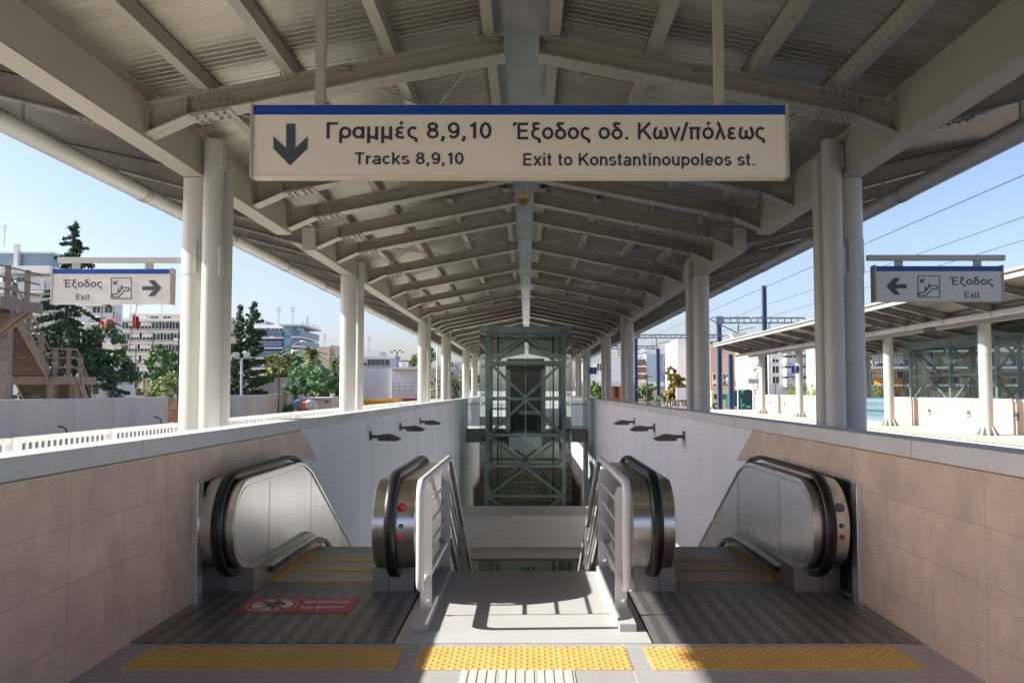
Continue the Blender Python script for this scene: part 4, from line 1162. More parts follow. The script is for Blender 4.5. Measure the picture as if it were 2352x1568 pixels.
def tree(name, label, cat, base, h, blobs, leafm, size, n, group='trees beyond the station', trunk=.17, seed=1, lean=0.0):
    rnd = random.Random(seed); base = Vector(base)
    t = thing(name, label, cat, base, group)
    tr = MB(); top = base + Vector((lean, 0, h * .75))
    tr.tube([base - Vector((0, 0, .3)), base.lerp(top, .5) + Vector((rnd.uniform(-.2, .2), 0, 0)), top], trunk, 8, True, trunk * .3)
    cr = MB()
    for (dx, dy, z, rx, ry, rz) in blobs:
        c = base + Vector((dx, dy, z))
        s0 = base + Vector((lean * z / h, 0, min(z * .75, h * .6)))
        tr.tube([s0, s0.lerp(c, .6) + Vector((0, 0, .1)), c], trunk * .35, 6, True, trunk * .08)
        k = max(30, int(n * rx * rz))
        # clumps inside the lobe
        nc = max(9, int(rx * rz * 7))
        for _ in range(nc):
            d = Vector((rnd.gauss(0, 1), rnd.gauss(0, 1), rnd.gauss(0, .9))).normalized() * rnd.uniform(.55, 1.0)
            q = c + Vector((d.x * rx, d.y * ry, d.z * rz)); r_ = rnd.uniform(.28, .5) * min(rx, rz)
            leaves(cr, q, (r_, r_, r_ * .8), max(16, int(k * 2.3 / nc)), size, rnd=rnd, shell=.3)
    tr.build('trunk', 'trunk', t); cr.build('crown', leafm, t)
    return t
def conifer(label, base, h, w, leafm, seed, dens=1.0, droop=.25, size=.3, group='trees beyond the station', ragged=.5, name='conifer_tree', narrow=.0):
    rnd = random.Random(seed); base = Vector(base); t = thing(name, label, 'tree', base, group)
    tr = MB().tube([base, base + Vector((w * .06, 0, h * .5)), base + Vector((w * .15, 0, h))], .03 * h * .5, 8, True, .03)
    cr = MB(); nl = int(h * 7 * dens)
    for i in range(nl):
        f = (i + rnd.random()) / nl; z = h * (.06 + .94 * f)
        L = w * ((1 - f) ** (.8 if narrow else 1.05) * (.8 if f > .12 else .55) + .04) * rnd.uniform(1 - ragged, 1 + ragged * .4)
        if narrow: L = min(L, w * narrow * rnd.uniform(.7, 1.25))
        a = rnd.uniform(0, 2 * math.pi); d = Vector((math.cos(a), math.sin(a), 0))
        o = base + Vector((w * .15 * f, 0, z)); tip = o + d * L + Vector((0, 0, -droop * L + rnd.uniform(-.1, .25) * L))
        tr.tube([o, o.lerp(tip, .5) + Vector((0, 0, .05 * L)), tip], .03, 4, False, .01)
        m_ = max(6, int(L * 15 * dens))
        for k in range(m_):
            u = (k + rnd.random()) / m_; p = o.lerp(tip, .15 + .85 * u); r_ = size * (1.2 - .7 * u)
            leaves(cr, p, (r_, r_, r_ * .7), 3, size * .75, rnd=rnd, shell=.2, up=.1)
    tr.build('trunk', 'trunk', t); cr.build('crown', leafm, t)
    return t
def at(u, Y, z=GZ): p = P(u, 894, Y); return Vector((p.x, Y, z))
def blobset(seed, w, z0, z1, k=7, r=.5):
    rnd = random.Random(seed); o = []
    for i in range(k):
        f = rnd.random(); z = z0 + (z1 - z0) * f; ww = w * (1 - .75 * abs(f - .45))
        o.append((rnd.uniform(-ww, ww) * .75, rnd.uniform(-w, w) * .5, z, w * r * rnd.uniform(.7, 1.15), w * r, (z1 - z0) * r * rnd.uniform(.5, .75)))
    return o
def H(v, Y): return P(1211, v, Y).z - GZ
# left side
conifer('tall ragged dark conifer rising behind the left exit sign', at(132, 44), H(512, 44), 5.2, 'conifer', 3, 1.8, .28, .2, ragged=.8)
tree('broadleaf_tree', 'dark green broad tree behind the rusty footbridge stairs', 'tree', at(222, 50), 5.5, blobset(5, 2.3, .9, H(775, 50) - .6, 12, .52), 'darkleaf', .19, 230, seed=5)
tree('broadleaf_tree', 'dark tree filling the gap between footbridge stairs and street lamp', 'tree', at(135, 52), 5.5, blobset(6, 3.4, .9, H(770, 52) - .5, 12, .5), 'darkleaf', .2, 200, seed=6)
tree('broadleaf_tree', 'yellow green tree in front of the beige hotel block', 'tree', at(272, 60), 5.5, blobset(9, 1.7, 1.9, H(800, 60) - .5, 10, .5), 'yellleaf', .2, 190, seed=9)
tree('pine_tree', 'dark umbrella pine beside the first left column', 'tree', at(385, 66), 6, blobset(11, 1.7, 3.2, H(775, 66) - .3, 9, .5), 'darkleaf', .2, 190, seed=11)
tree('broadleaf_tree', 'mid green tree under the umbrella pine', 'tree', at(375, 58), 4.5, blobset(12, 1.8, 1.2, H(815, 58) - .2, 6, .5), 'midleaf', .18, 210, seed=12)
tree('shrub', 'pale feathery shrub just behind the concrete wall', 'shrub', at(372, 42), 2.6, blobset(13, 1.0, .8, H(850, 42) - .1, 12, .45), 'paleleaf', .10, 520, 'shrubs behind the concrete wall', .06, seed=13)
tree('shrub', 'yellow green shrub under the footbridge landing', 'shrub', at(70, 46), 2.4, blobset(14, 1.5, .6, H(868, 46), 7, .5), 'paleleaf', .12, 330, 'shrubs behind the concrete wall', .06, seed=14)
conifer('thin cypress with a bent tip right of the first left column', at(540, 58), H(702, 58), 1.9, 'cypress', 21, 1.3, -.2, .24, 'pair of cypresses', .4, 'cypress_tree', .62)
conifer('taller cypress standing next to the bent cypress', at(566, 58), H(694, 58), 2.8, 'cypress', 22, 1.3, -.1, .26, 'pair of cypresses', .4, 'cypress_tree', .55)
tree('broadleaf_tree', 'round yellowing tree in front of the blue glass block', 'tree', at(633, 62), 6, blobset(23, 1.6, 2.2, H(800, 62) - .4, 9, .5), 'yellleaf', .2, 190, seed=23)
tree('broadleaf_tree', 'dark tree right of the yellowing tree', 'tree', at(672, 66), 5.5, blobset(24, 1.2, 1.0, H(845, 66), 9, .5), 'darkleaf', .2, 200, seed=24)
tree('broadleaf_tree', 'dark tree top showing over the yellowing tree', 'tree', at(655, 74), 6.5, blobset(25, 1.6, 4.5, H(792, 74) - .3, 5, .45), 'darkleaf', .22, 150, seed=25)
tree('shrub', 'soft green feathery tamarisk bush below the palm', 'shrub', at(702, 55), 4, blobset(26, 1.5, .7, H(838, 55) - .3, 11, .5), 'softleaf', .11, 420, 'green bushes by the sunken yard', .1, seed=26)
tree('shrub', 'wide soft green bush left of the second left column', 'shrub', at(748, 54), 3.6, blobset(27, 1.7, .6, H(852, 54) - .3, 12, .5), 'softleaf', .11, 420, 'green bushes by the sunken yard', .1, seed=27)
tree('broadleaf_tree', 'dark leafy tree half hidden by the second left column', 'tree', at(775, 66), 5, blobset(28, 1.6, .9, H(832, 66) - .2, 7, .5), 'darkleaf', .2, 190, seed=28)
tree('shrub', 'small yellow green weed clump on the end of the concrete wall', 'shrub', at(694, 52), 2.4, blobset(29, .5, 1.5, H(905, 52), 5, .5), 'paleleaf', .08, 500, 'shrubs behind the concrete wall', .05, seed=29)
tree('broadleaf_tree', 'tree behind the white shed roof', 'tree', at(962, 95), 7, blobset(30, 2.6, 3.5, H(805, 95) - .6, 7, .5), 'midleaf', .3, 110, seed=30)
tree('broadleaf_tree', 'pale olive tree right of the white shed', 'tree', at(1047, 64), 4, blobset(31, 1.2, 1.0, H(852, 64) - .2, 8, .45), 'paleleaf', .14, 330, seed=31)
tree('shrub', 'yellowish bush right of the thin white pole', 'shrub', at(1004, 62), 2.6, blobset(32, .9, .9, H(880, 62), 6, .45), 'paleleaf', .13, 320, 'shrubs behind the concrete wall', .05, seed=32)
def palm(label, u, v, Y, seed, r=1.7):
    rnd = random.Random(seed); b = at(u, Y); h = H(v, Y); t = thing('palm_tree', label, 'palm', b, 'palms by the road')
    MB().tube([b, b + Vector((0, 0, h * .55)), b + Vector((0, 0, h))], .26, 10, True, .2).build('trunk', 'trunk', t)
    cr = MB(); top = b + Vector((0, 0, h))
    for i in range(46):
        a = rnd.uniform(0, 6.283); e = rnd.uniform(-.5, 1.3); L = r * rnd.uniform(.8, 1.1); pts = []
        d = Vector((math.cos(a) * math.cos(e), math.sin(a) * math.cos(e), math.sin(e)))
        for k in range(7):
            f = k / 6; pts.append(top + d * L * f - Vector((0, 0, L * .55 * f * f)))
        for k in range(1, 7):
            p, q = pts[k - 1], pts[k]; sd = (q - p).cross(Vector((0, 0, 1))).normalized()
            for s in (-1, 1):
                tip = q + sd * s * L * .22 * (1.1 - k / 8) + (q - p) * .6 - Vector((0, 0, L * .06)); cr.add([p, q, tip], [(0, 1, 2)])
    cr.build('crown', 'palm', t); return t
palm('palm with a shaggy crown beside the blue balconied block', 717, 815, 78, 41, 2.0)
palm('small palm in front of the brown house', 767, 832, 88, 42, 1.5)

tree('broadleaf_tree', 'dark tree between the conifer and the double armed lamp', 'tree', at(172, 49), 5.5, blobset(7, 2.2, .9, H(760, 49) - .5, 12, .52), 'darkleaf', .18, 220, seed=8)
# right side
tree('broadleaf_tree', 'orange brown autumn tree left of the second right column', 'tree', at(1541, 100), 5, blobset(51, 1.8, 1.1, H(853, 100) - .4, 16, .5), 'autumn', .24, 130, seed=51)
tree('broadleaf_tree', 'small green tree between the blue catenary masts', 'tree', at(1489, 92), 4.5, blobset(52, 1.6, .9, H(890, 92), 7, .5), 'midleaf', .2, 190, seed=52)
tree('broadleaf_tree', 'green tree beside the low orange shops', 'tree', at(1400, 130), 6, blobset(53, 2.0, 3, H(875, 130), 6, .5), 'midleaf', .3, 100, seed=53)
tree('broadleaf_tree', 'far tree at the canopy end right of the lift', 'tree', at(1372, 115), 5, blobset(55, 2.0, 1.6, H(880, 115), 7, .5), 'midleaf', .26, 130, seed=55)
tree('broadleaf_tree', 'far tree at the canopy end left of the lift', 'tree', at(1085, 105), 5, blobset(56, 2.2, 1.6, H(862, 105), 7, .5), 'midleaf', .26, 130, seed=56)
tree('shrub', 'low green bush left of the parked cream bus', 'shrub', at(1632, 120), 3.5, blobset(54, 1.9, .8, H(905, 120), 6, .5), 'hedge', .2, 170, 'bushes by the bus stop', .08, seed=54)
def hedge(label, x, y0, y1, z1, seed):
    rnd = random.Random(seed); t = thing('hedge', label, 'hedge', (x, (y0 + y1) / 2, GZ), 'hedges behind the second platform')
    cr = MB(); st = MB(); y = y0
    while y < y1:
        hh = (z1 - GZ) * rnd.uniform(.62, .84)
        st.tube([(x, y, GZ), (x + rnd.uniform(-.2, .2), y, GZ + hh)], .03, 5)
        for zf in (.2, .45, .7, .95): leaves(cr, (x + rnd.uniform(-.2, .2), y, GZ + hh * zf), (.45, .5, .4), 70, .09, rnd=rnd, shell=.3)
        for _ in range(2):
            q = Vector((x + rnd.uniform(-.3, .3), y + rnd.uniform(-.3, .3), GZ + hh)); leaves(cr, q + Vector((0, 0, .35)), (.12, .12, .45), 26, .08, rnd=rnd, shell=.1)
        y += .62
    st.build('stem', 'trunk', t); cr.build('foliage', 'hedge', t)
hedge('bright green hedge behind the far pink wall', 25.5, 56, 80, 2.2, 61)
hedge('bright green hedge left of the second glass lift', 25.5, 36, 55, 2.1, 62)

# ================================================================== BUILDINGS
class Bld:
    def __init__(s, label, name='apartment_building', group='buildings around the station'):
        s.t = thing(name, label, 'building', (0, 0, GZ), group); s.wins = {}
        s.first = True
    def box(s, x0, x1, y0, y1, z0, z1, m, name='wall'):
        if s.first: s.t.location = ((x0 + x1) / 2, (y0 + y1) / 2, GZ); s.first = False
        return MB().box(x0, x1, y0, y1, z0, z1).build(name, m, s.t)
    def win(s, x, y, z, w_, h_, face='Y', m='winglass', frame='bwhite', d=.06, name='window'):
        """one window: a frame with a pane, set on the wall face"""
        key = (round(w_, 3), round(h_, 3), face, m, frame, name)
        if key not in s.wins:
            f = MB(); p = MB(); e = .07
            B = (lambda mb, a0, a1, dd0, dd1, c0, c1: mb.box(a0, a1, dd0, dd1, c0, c1)) if face == 'Y' else (lambda mb, a0, a1, dd0, dd1, c0, c1: mb.box(dd0, dd1, a0, a1, c0, c1))
            sg = -1
            B(f, -w_ / 2 - e, w_ / 2 + e, sg * d, 0, h_, h_ + e); B(f, -w_ / 2 - e, w_ / 2 + e, sg * (d + .05), 0, -e, 0)
            B(f, -w_ / 2 - e, -w_ / 2, sg * d, 0, 0, h_); B(f, w_ / 2, w_ / 2 + e, sg * d, 0, 0, h_); B(f, -.03, .03, sg * d, 0, 0, h_)
            B(p, -w_ / 2, -.03, sg * .02, 0, 0, h_); B(p, .03, w_ / 2, sg * .02, 0, 0, h_)
            fm = f.mesh('window'); fm.materials.append(M[frame]); pm = p.mesh('pane'); pm.materials.append(M[m]); s.wins[key] = (fm, pm)
        fm, pm = s.wins[key]
        o = bpy.data.objects.new(name, fm); COL.objects.link(o); o.parent = s.t; o.location = Vector((x, y, z)) - s.t.location
        c = bpy.data.objects.new('pane', pm); COL.objects.link(c); c.parent = o
        s.k = getattr(s, 'k', 0) + 1
        if face == 'Y' and (s.k * 7 + int(abs(x))) % 5 == 0:
            MB().box(x + w_ * .5 + .15, x + w_ * .5 + .75, y - .34, y - .02, z - .15, z + .3).build('air_conditioner', 'bwhite', s.t)
        if (s.k * 5 + int(abs(x))) % 4 == 0:
            MB().box(x - w_ / 2, x + w_ / 2, y - .045, y - .022, z + h_ * .45, z + h_).build('half_blind', 'awnw', s.t) if face == 'Y' else None
    def balcony(s, x0, x1, y0, y1, z, h=1.0, slabm='bwhite', railm='balus', solid=True):
        o = MB().box(x0, x1, y0, y1, z - .18, z).build('balcony', slabm, s.t); b = MB()
        if solid:
            b.box(x0, x1, y0, y0 + .06, z + .12, z + h); b.box(x0, x0 + .06, y0, y1, z + .12, z + h); b.box(x1 - .06, x1, y0, y1, z + .12, z + h)
        else:
            b.box(x0, x1, y0, y0 + .05, z + h - .05, z + h)
            n = max(2, int((x1 - x0) / .25))
            for i in range(n + 1): q = x0 + (x1 - x0 - .03) * i / n; b.box(q, q + .03, y0, y0 + .03, z, z + h)
        b.build('balcony_rail', railm, o)
def X(u, Y): return P(u, 894, Y).x
def Z(v, Y): return P(1211, v, Y).z
# hotel far left
Y = 95; b = Bld('grey white hotel with a glass roof terrace behind the conifer')
b.box(X(-60, Y), X(118, Y), Y, Y + 4, GZ, Z(650, Y), 'bgrey'); zt = Z(612, Y)
b.box(X(-60, Y), X(116, Y), Y - 1.0, Y + 4, Z(628, Y), Z(612, Y), 'bwhite', 'parapet')
b.box(X(-50, Y), X(104, Y), Y + .4, Y + 3.6, zt, Z(580, Y), 'terr', 'roof_terrace'); b.box(X(-52, Y), X(107, Y), Y + .2, Y + 3.8, Z(580, Y), Z(576, Y), 'bwhite', 'roof')
b.box(X(24, Y), X(33, Y), Y - .2, Y + .35, zt - .5, Z(560, Y), 'bwhite', 'chimney')
for v in (640, 690, 740, 790): b.balcony(X(-50, Y), X(113, Y), Y - 1.4, Y, Z(v + 30, Y), 1.0, 'bwhite', 'bgrey')
for v in (665, 715, 765):
    for u in (10, 42, 74, 100): b.win(X(u, Y), Y, Z(v, Y), 1.1, 1.5)
p = P(0, 620, Y - 1.0); q = P(44, 620, Y - 1.0)
text_mesh('hotel', q.x - p.x - .3, .55, p.x + .2, Z(627, Y - 1) + .1, Y - 1.02, .14).build('lettering', 'bgrey', b.t)
# white block with rounded balconies behind the conifer
Y = 88; b = Bld('white block with deep balconies right of the conifer')
b.box(X(150, Y), X(258, Y), Y, Y + 1.8, GZ, Z(640, Y), 'bwhite')
for v in (700, 742, 786): 
    b.balcony(X(190, Y), X(274, Y), Y - 1.6, Y, Z(v, Y), 1.0, 'bwhite', 'bgrey')
    b.box(X(200, Y), X(266, Y), Y - .05, Y, Z(v, Y), Z(v - 26, Y), 'bgrey', 'recess')
    for u in (218, 246): b.win(X(u, Y), Y - .06, Z(v, Y) + .9, .8, 1.1)
b.box(X(192, Y), X(276, Y), Y - 1.8, Y, Z(660, Y), Z(652, Y), 'bwhite', 'roof')
# beige hotel block
Y = 122; b = Bld('long beige block with rows of dark windows, left of the first column')
b.box(X(262, Y), X(470, Y), Y, Y + 16, GZ, Z(736, Y), 'bcream'); b.box(X(270, Y), X(480, Y), Y + 3, Y + 14, Z(736, Y), Z(716, Y), 'bcream', 'top_storey')
b.box(X(258, Y), X(474, Y), Y - .8, Y + 16, Z(737, Y), Z(731, Y), 'bwhite', 'cornice')
for i, v in enumerate((754, 780, 806, 832, 858)):
    for u in (284, 306, 329, 353, 377, 400, 424, 448): b.win(X(u + (4 if i % 2 else 0), Y), Y, Z(v, Y), 1.7 + (u % 3) * .12, .95)
    b.box(X(262, Y), X(470, Y), Y - .25, Y, Z(v + 8, Y), Z(v + 5, Y), 'bwhite', 'string_course')
for u in (300, 330, 360): b.win(X(u, Y), Y + 3, Z(733, Y), 1.2, .8)
# low street building with awnings below it
Y = 72; b = Bld('low shop with flat roof below the beige block', 'shop_building')
b.box(X(262, Y), X(345, Y), Y, Y + 6, GZ, Z(872, Y), 'bcream'); b.box(X(260, Y), X(345, Y), Y - 1.4, Y + 6, Z(872, Y), Z(866, Y), 'bgrey', 'roof'); 
for u in (292, 318): b.win(X(u, Y), Y, Z(905, Y), .9, 1.2, frame='brownw')
# blue glass block
Y = 112; b = Bld('blue glass stair tower and balconied block right of the cypresses')
zt = Z(752, Y)
b.box(X(560, Y), X(656, Y), Y, Y + 12, GZ, zt, 'bwhite'); b.box(X(656, Y), X(688, Y), Y - 1.2, Y + 2, GZ, Z(746, Y), 'curtain', 'glass_tower')
for v in (750, 773, 796, 819, 842): b.box(X(655, Y), X(689, Y), Y - 1.3, Y - 1.2, Z(v + 2, Y), Z(v - 1, Y), 'balus', 'tower_band')
b.box(X(679, Y), X(684, Y), Y - 1.35, Y - 1.2, GZ, Z(746, Y), 'balus', 'tower_mullion')
b.box(X(572, Y), X(668, Y), Y + 2, Y + 7, zt, Z(742, Y), 'bwhite', 'roof_storey')
b.box(X(575, Y), X(597, Y), Y + 2, Y + 6, Z(742, Y), Z(733, Y), 'bgrey', 'roof_hut')
for v in (775, 798, 821, 844):
    b.balcony(X(575, Y), X(655, Y), Y - 1.4, Y, Z(v, Y), .9, 'bwhite', 'balus')
    for u, m_ in ((588, 'winglass'), (606, 'brownw'), (622, 'brownw'), (640, 'winglass')): b.win(X(u, Y), Y, Z(v, Y) + .1, 1.3, 1.2, m=m_)
# the wing that runs back with long blue balconies
x1 = X(694, Y) - 1.2
b.box(x1 - 1.5, x1, Y - .2, Y + 8, GZ, Z(750, Y), 'bcream', 'wall')
for v in (773, 794, 815, 836, 857):
    q_ = MB().box(x1 + .003, x1 + 1.3, Y - 1.5, Y + 8.4, Z(v, Y) - .2, Z(v, Y)).build('balcony', 'bwhite', b.t)
    MB().box(x1 + .01, x1 + 1.3, Y - 1.5, Y - 1.44, Z(v, Y) + .003, Z(v, Y) + .85).box(x1 + 1.24, x1 + 1.3, Y - 1.438, Y + 8.4, Z(v, Y) + .003, Z(v, Y) + .85).build('balcony_rail', 'balus', q_)
    for yy_ in (Y + .6, Y + 2.4, Y + 4.2, Y + 6.2): b.win(x1 + .06, yy_, Z(v, Y) + .1, 1.1, 1.15, 'X', 'winglass')
b.box(x1 - 1.5, x1 + 1.5, Y - 1.8, Y + 8.8, Z(750, Y) + .002, Z(746, Y), 'bgrey', 'roof')
rl = MB()
for i in range(16): rl.box(x1 + 1.35, x1 + 1.4, Y - 1.6 + i * .64, Y - 1.55 + i * .64, Z(746, Y), Z(738, Y))
rl.build('roof_rail', 'bgrey', b.t)
MB().tube([(X(690, Y), Y + 3, Z(745, Y)), (X(690, Y), Y + 3, Z(722, Y))], .05, 6).build('antenna', 'wire', b.t)
Y = 150; b = Bld('plain tan house right of the blue block')
b.box(X(728, Y), X(756, Y), Y, Y + 10, GZ, Z(795, Y), 'bpink'); b.box(X(756, Y), X(768, Y), Y + .5, Y + 10, GZ, Z(792, Y), 'btan')
for v in (815, 829):
    for u in (759, 764): b.win(X(u, Y), Y + .5, Z(v, Y), .5, 1.3, m='redroof')
Y = 170; b = Bld('pale far house behind the dark trees'); b.box(X(760, Y), X(800, Y), Y, Y + 10, GZ, Z(815, Y), 'bfar')
for u in (768, 778, 788): b.win(X(u, Y), Y, Z(830, Y), 1.2, 1.1)
Y = 140; b = Bld('pale blue grey block above the white shed')
b.box(X(826, Y), X(895, Y), Y, Y + 12, GZ, Z(820, Y), 'bfar'); b.box(X(835, Y), X(867, Y), Y + 2, Y + 9, Z(820, Y), Z(803, Y), 'bwhite', 'roof_storey'); b.box(X(826, Y), X(896, Y), Y - 1, Y, Z(824, Y), Z(817, Y), 'bwhite', 'parapet')
for u in (838, 848, 858, 868, 878, 888): b.win(X(u, Y), Y, Z(838, Y), .8, 1.0, frame='bgrey')
Y = 160; b = Bld('small far house with a red roof above the white shed'); b.box(X(905, Y), X(934, Y), Y, Y + 8, GZ, Z(832, Y), 'bgrey'); b.box(X(904, Y), X(935, Y), Y - .5, Y + 8, Z(832, Y), Z(827, Y), 'redroof', 'roof'); b.box(X(906, Y), X(913, Y), Y, Y + 3, Z(827, Y), Z(817, Y), 'bblue', 'chimney')
Y = 165; b = Bld('dark blue grey far house left of the red roof'); b.box(X(893, Y), X(906, Y), Y, Y + 8, GZ, Z(826, Y), 'bblue'); b.win(X(899, Y), Y, Z(838, Y), 1.0, 1.2)
Y = 150; b = Bld('far flat roofed house beyond the right end of the white shed'); b.box(X(1005, Y), X(1050, Y), Y, Y + 8, GZ, Z(838, Y), 'bfar'); b.box(X(1012, Y), X(1024, Y), Y + 1, Y + 5, Z(838, Y), Z(826, Y), 'bgrey', 'roof_hut')
for u in (1014, 1028, 1040): b.win(X(u, Y), Y, Z(856, Y), 1.0, 1.0)
# white shed
Y = 66; b = Bld('long white panelled shed behind the containers', 'shed')
b.box(X(826, Y), X(902, Y), Y, Y + 9, GZ, Z(845, Y), 'bgrey'); b.box(X(902, Y), X(1010, Y), Y - .4, Y + 9, GZ, Z(847, Y), 'bwhite'); b.box(X(900, Y), X(1012, Y), Y - .8, Y + 9, Z(847, Y), Z(842, Y), 'bwhite', 'eave')
b.box(X(1010, Y), X(1050, Y), Y + 1.5, Y + 9, GZ, Z(846, Y), 'bgrey')
f = MB()
for u in (907, 920, 934, 948, 962, 976, 990): f.box(X(u, Y) - .015, X(u, Y) + .015, Y - .75, Y - .7, Z(905, Y), Z(878, Y))
for v in (878, 887, 896, 905): f.box(X(903, Y), X(996, Y), Y - .75, Y - .72, Z(v, Y) - .015, Z(v, Y) + .015)
f.build('guard_grid', 'bblue', b.t)
ac = MB().box(X(912, Y), X(931, Y), Y + 1, Y + 2, Z(842, Y) + .05, Z(829, Y)).build('roof_fan_unit', 'bwhite', b.t)
MB().cyl((X(923, Y), Y + .985, Z(836, Y)), .17, .02, 'Y', 20).build('fan', 'greyhead', ac)

# right side buildings
Y = 175; b = Bld('far white gabled hall right of the lift', 'hall'); b.box(X(1395, Y), X(1462, Y), Y, Y + 14, GZ, Z(825, Y), 'bwhite'); b.box(X(1340, Y), X(1398, Y), Y + 3, Y + 14, GZ, Z(812, Y), 'bgrey')
for u in (1352, 1366, 1380): b.win(X(u, Y), Y + 3, Z(850, Y), 1.4, 1.6)
Y = 120; b = Bld('row of low shops with red piers and white fascia', 'shop_building')
b.box(X(1330, Y), X(1520, Y), Y, Y + 7, GZ, Z(886, Y), 'bcream'); b.box(X(1328, Y), X(1522, Y), Y - 1.5, Y + 7, Z(886, Y), Z(876, Y), 'bwhite', 'fascia')
for u in (1406, 1420, 1436, 1452): b.box(X(u, Y), X(u + 5, Y), Y - .4, Y, GZ, Z(886, Y), 'orange', 'pier')
for u in (1414, 1430, 1446, 1470, 1490): b.win(X(u, Y), Y, Z(912, Y), .8, 1.6, frame='brownw')
Y = 96; b = Bld('orange kiosk beside the third right column', 'kiosk'); b.box(X(1447, Y), X(1457, Y), Y, Y + 1.6, GZ, Z(888, Y), 'orange'); b.box(X(1446, Y), X(1458, Y), Y - .2, Y + 1.7, Z(888, Y), Z(885, Y), 'brownw', 'roof'); b.box(X(1449, Y), X(1455, Y), Y - .04, Y, Z(905, Y), Z(893, Y), 'winglass', 'hatch')
Y = 150; b = Bld('apartment block with a blue grey blank side wall')
b.box(X(1457, Y), X(1485, Y), Y, Y + 14, GZ, Z(822, Y), 'bwhite'); b.box(X(1484, Y), X(1542, Y), Y - .5, Y + 14, GZ, Z(812, Y), 'bblue'); b.box(X(1470, Y), X(1510, Y), Y + 3, Y + 10, Z(814, Y), Z(802, Y), 'bwhite', 'roof_storey'); b.box(X(1487, Y), X(1500, Y), Y + 4, Y + 8, Z(802, Y), Z(795, Y), 'bwhite', 'roof_hut')
for v in (840, 856, 872): b.balcony(X(1458, Y), X(1482, Y), Y - 1.5, Y, Z(v, Y), .9, 'bwhite', 'brownw'); b.win(X(1466, Y), Y, Z(v, Y) + .1, 1.0, 1.2); b.win(X(1476, Y), Y, Z(v, Y) + .1, 1.0, 1.2)
for v in (826, 840, 854): b.win(X(1530, Y), Y - .5, Z(v, Y), .8, .8)
Y = 170; b = Bld('pale stepped block between blue wall and white tower'); b.box(X(1538, Y), X(1566, Y), Y, Y + 10, GZ, Z(822, Y), 'bgrey'); b.box(X(1540, Y), X(1556, Y), Y + 2, Y + 8, Z(822, Y), Z(812, Y), 'bwhite', 'roof_storey')
for v in (834, 848):
    for u in (1544, 1554, 1562): b.win(X(u, Y), Y, Z(v, Y), .9, 1.0)
Y = 135; b = Bld('tall bright white building behind the second right column'); b.box(X(1557, Y), X(1600, Y), Y, Y + 12, GZ, Z(782, Y), 'bwhite'); b.box(X(1562, Y), X(1590, Y), Y + 2, Y + 8, Z(782, Y), Z(776, Y), 'bgrey', 'roof_hut')
Y = 128; b = Bld('tan blank walled block behind the blue masts'); b.box(X(1632, Y), X(1700, Y), Y, Y + 12, GZ, Z(796, Y), 'btan'); b.box(X(1632, Y), X(1665, Y), Y + 1, Y + 10, Z(796, Y), Z(776, Y), 'bwhite', 'roof_storey')
b.box(X(1700, Y), X(1735, Y), Y + .6, Y + 12, GZ, Z(805, Y), 'bpink')
for u in (1640, 1648, 1656): b.win(X(u, Y), Y + 1, Z(790, Y), .6, .6)
for v in (870, 886):
    for u in (1645, 1660, 1676): b.win(X(u, Y), Y, Z(v, Y), 1.0, .8)
Y = 118; b = Bld('balconied block with brown shutters left of the far column')
b.box(X(1730, Y), X(1768, Y), Y, Y + 12, GZ, Z(790, Y), 'bpink')
for v in (818, 841, 866, 889): b.balcony(X(1732, Y), X(1766, Y), Y - 1.5, Y, Z(v, Y), .9, 'bwhite', 'bgrey'); b.win(X(1741, Y), Y, Z(v, Y) + .1, 1.0, 1.1, m='brownw'); b.win(X(1756, Y), Y, Z(v, Y) + .1, 1.2, 1.1)
Y = 112; b = Bld('bright white apartment block behind the number 8 sign')
b.box(X(1766, Y), X(1845, Y), Y, Y + 12, GZ, Z(788, Y), 'bwhite')
for v in (812, 836, 860, 884): b.balcony(X(1800, Y), X(1846, Y), Y - 1.4, Y, Z(v, Y), .9, 'bwhite', 'bwhite'); b.win(X(1812, Y), Y, Z(v, Y) + .1, 1.0, 1.1); b.win(X(1832, Y), Y, Z(v, Y) + .1, 1.0, 1.1); b.win(X(1782, Y), Y, Z(v, Y) + .3, .9, .9)
MB().box(X(1808, Y), X(1826, Y), Y - 1.5, Y - .1, Z(868, Y), Z(866, Y)).build('awning', 'awnw', b.t)
Y = 116; b = Bld('grey apartment block behind the first right column'); b.box(X(1846, Y), X(1960, Y), Y, Y + 12, GZ, Z(780, Y), 'bgrey')
for v in (812, 840, 868): b.balcony(X(1850, Y), X(1950, Y), Y - 1.4, Y, Z(v, Y), .9, 'bwhite', 'balus'); [b.win(X(u, Y), Y, Z(v, Y) + .1, 1.2, 1.1, m='brownw') for u in (1858, 1875, 1900, 1925)]
Y = 72; b = Bld('apartment block with white and orange awnings beyond the hedge')
b.box(X(1960, Y), X(2420, Y), Y, Y + 12, GZ, Z(770, Y), 'bcream')
for v in (828, 868, 790): b.balcony(X(1965, Y), X(2420, Y), Y - 1.5, Y, Z(v + 14, Y), 1.0, 'bwhite', 'wire', False)
for v, m_ in ((808, 'awnw'), (866, 'awno')):
    for u in (1972, 2006, 2046, 2110, 2160, 2230, 2290, 2345):
        x0, x1 = X(u, Y), X(u + 26, Y)
        MB().add([(x0, Y, Z(v, Y)), (x1, Y, Z(v, Y)), (x1 - .3, Y - 1.3, Z(v + 26, Y)), (x0 - .3, Y - 1.3, Z(v + 26, Y)), (x0, Y, Z(v, Y) - .05), (x1, Y, Z(v, Y) - .05), (x1 - .3, Y - 1.3, Z(v + 26, Y) - .05), (x0 - .3, Y - 1.3, Z(v + 26, Y) - .05)], [(0, 1, 2, 3), (7, 6, 5, 4), (0, 4, 5, 1), (2, 6, 7, 3), (0, 3, 7, 4), (1, 5, 6, 2)]).build('awning', m_, b.t)
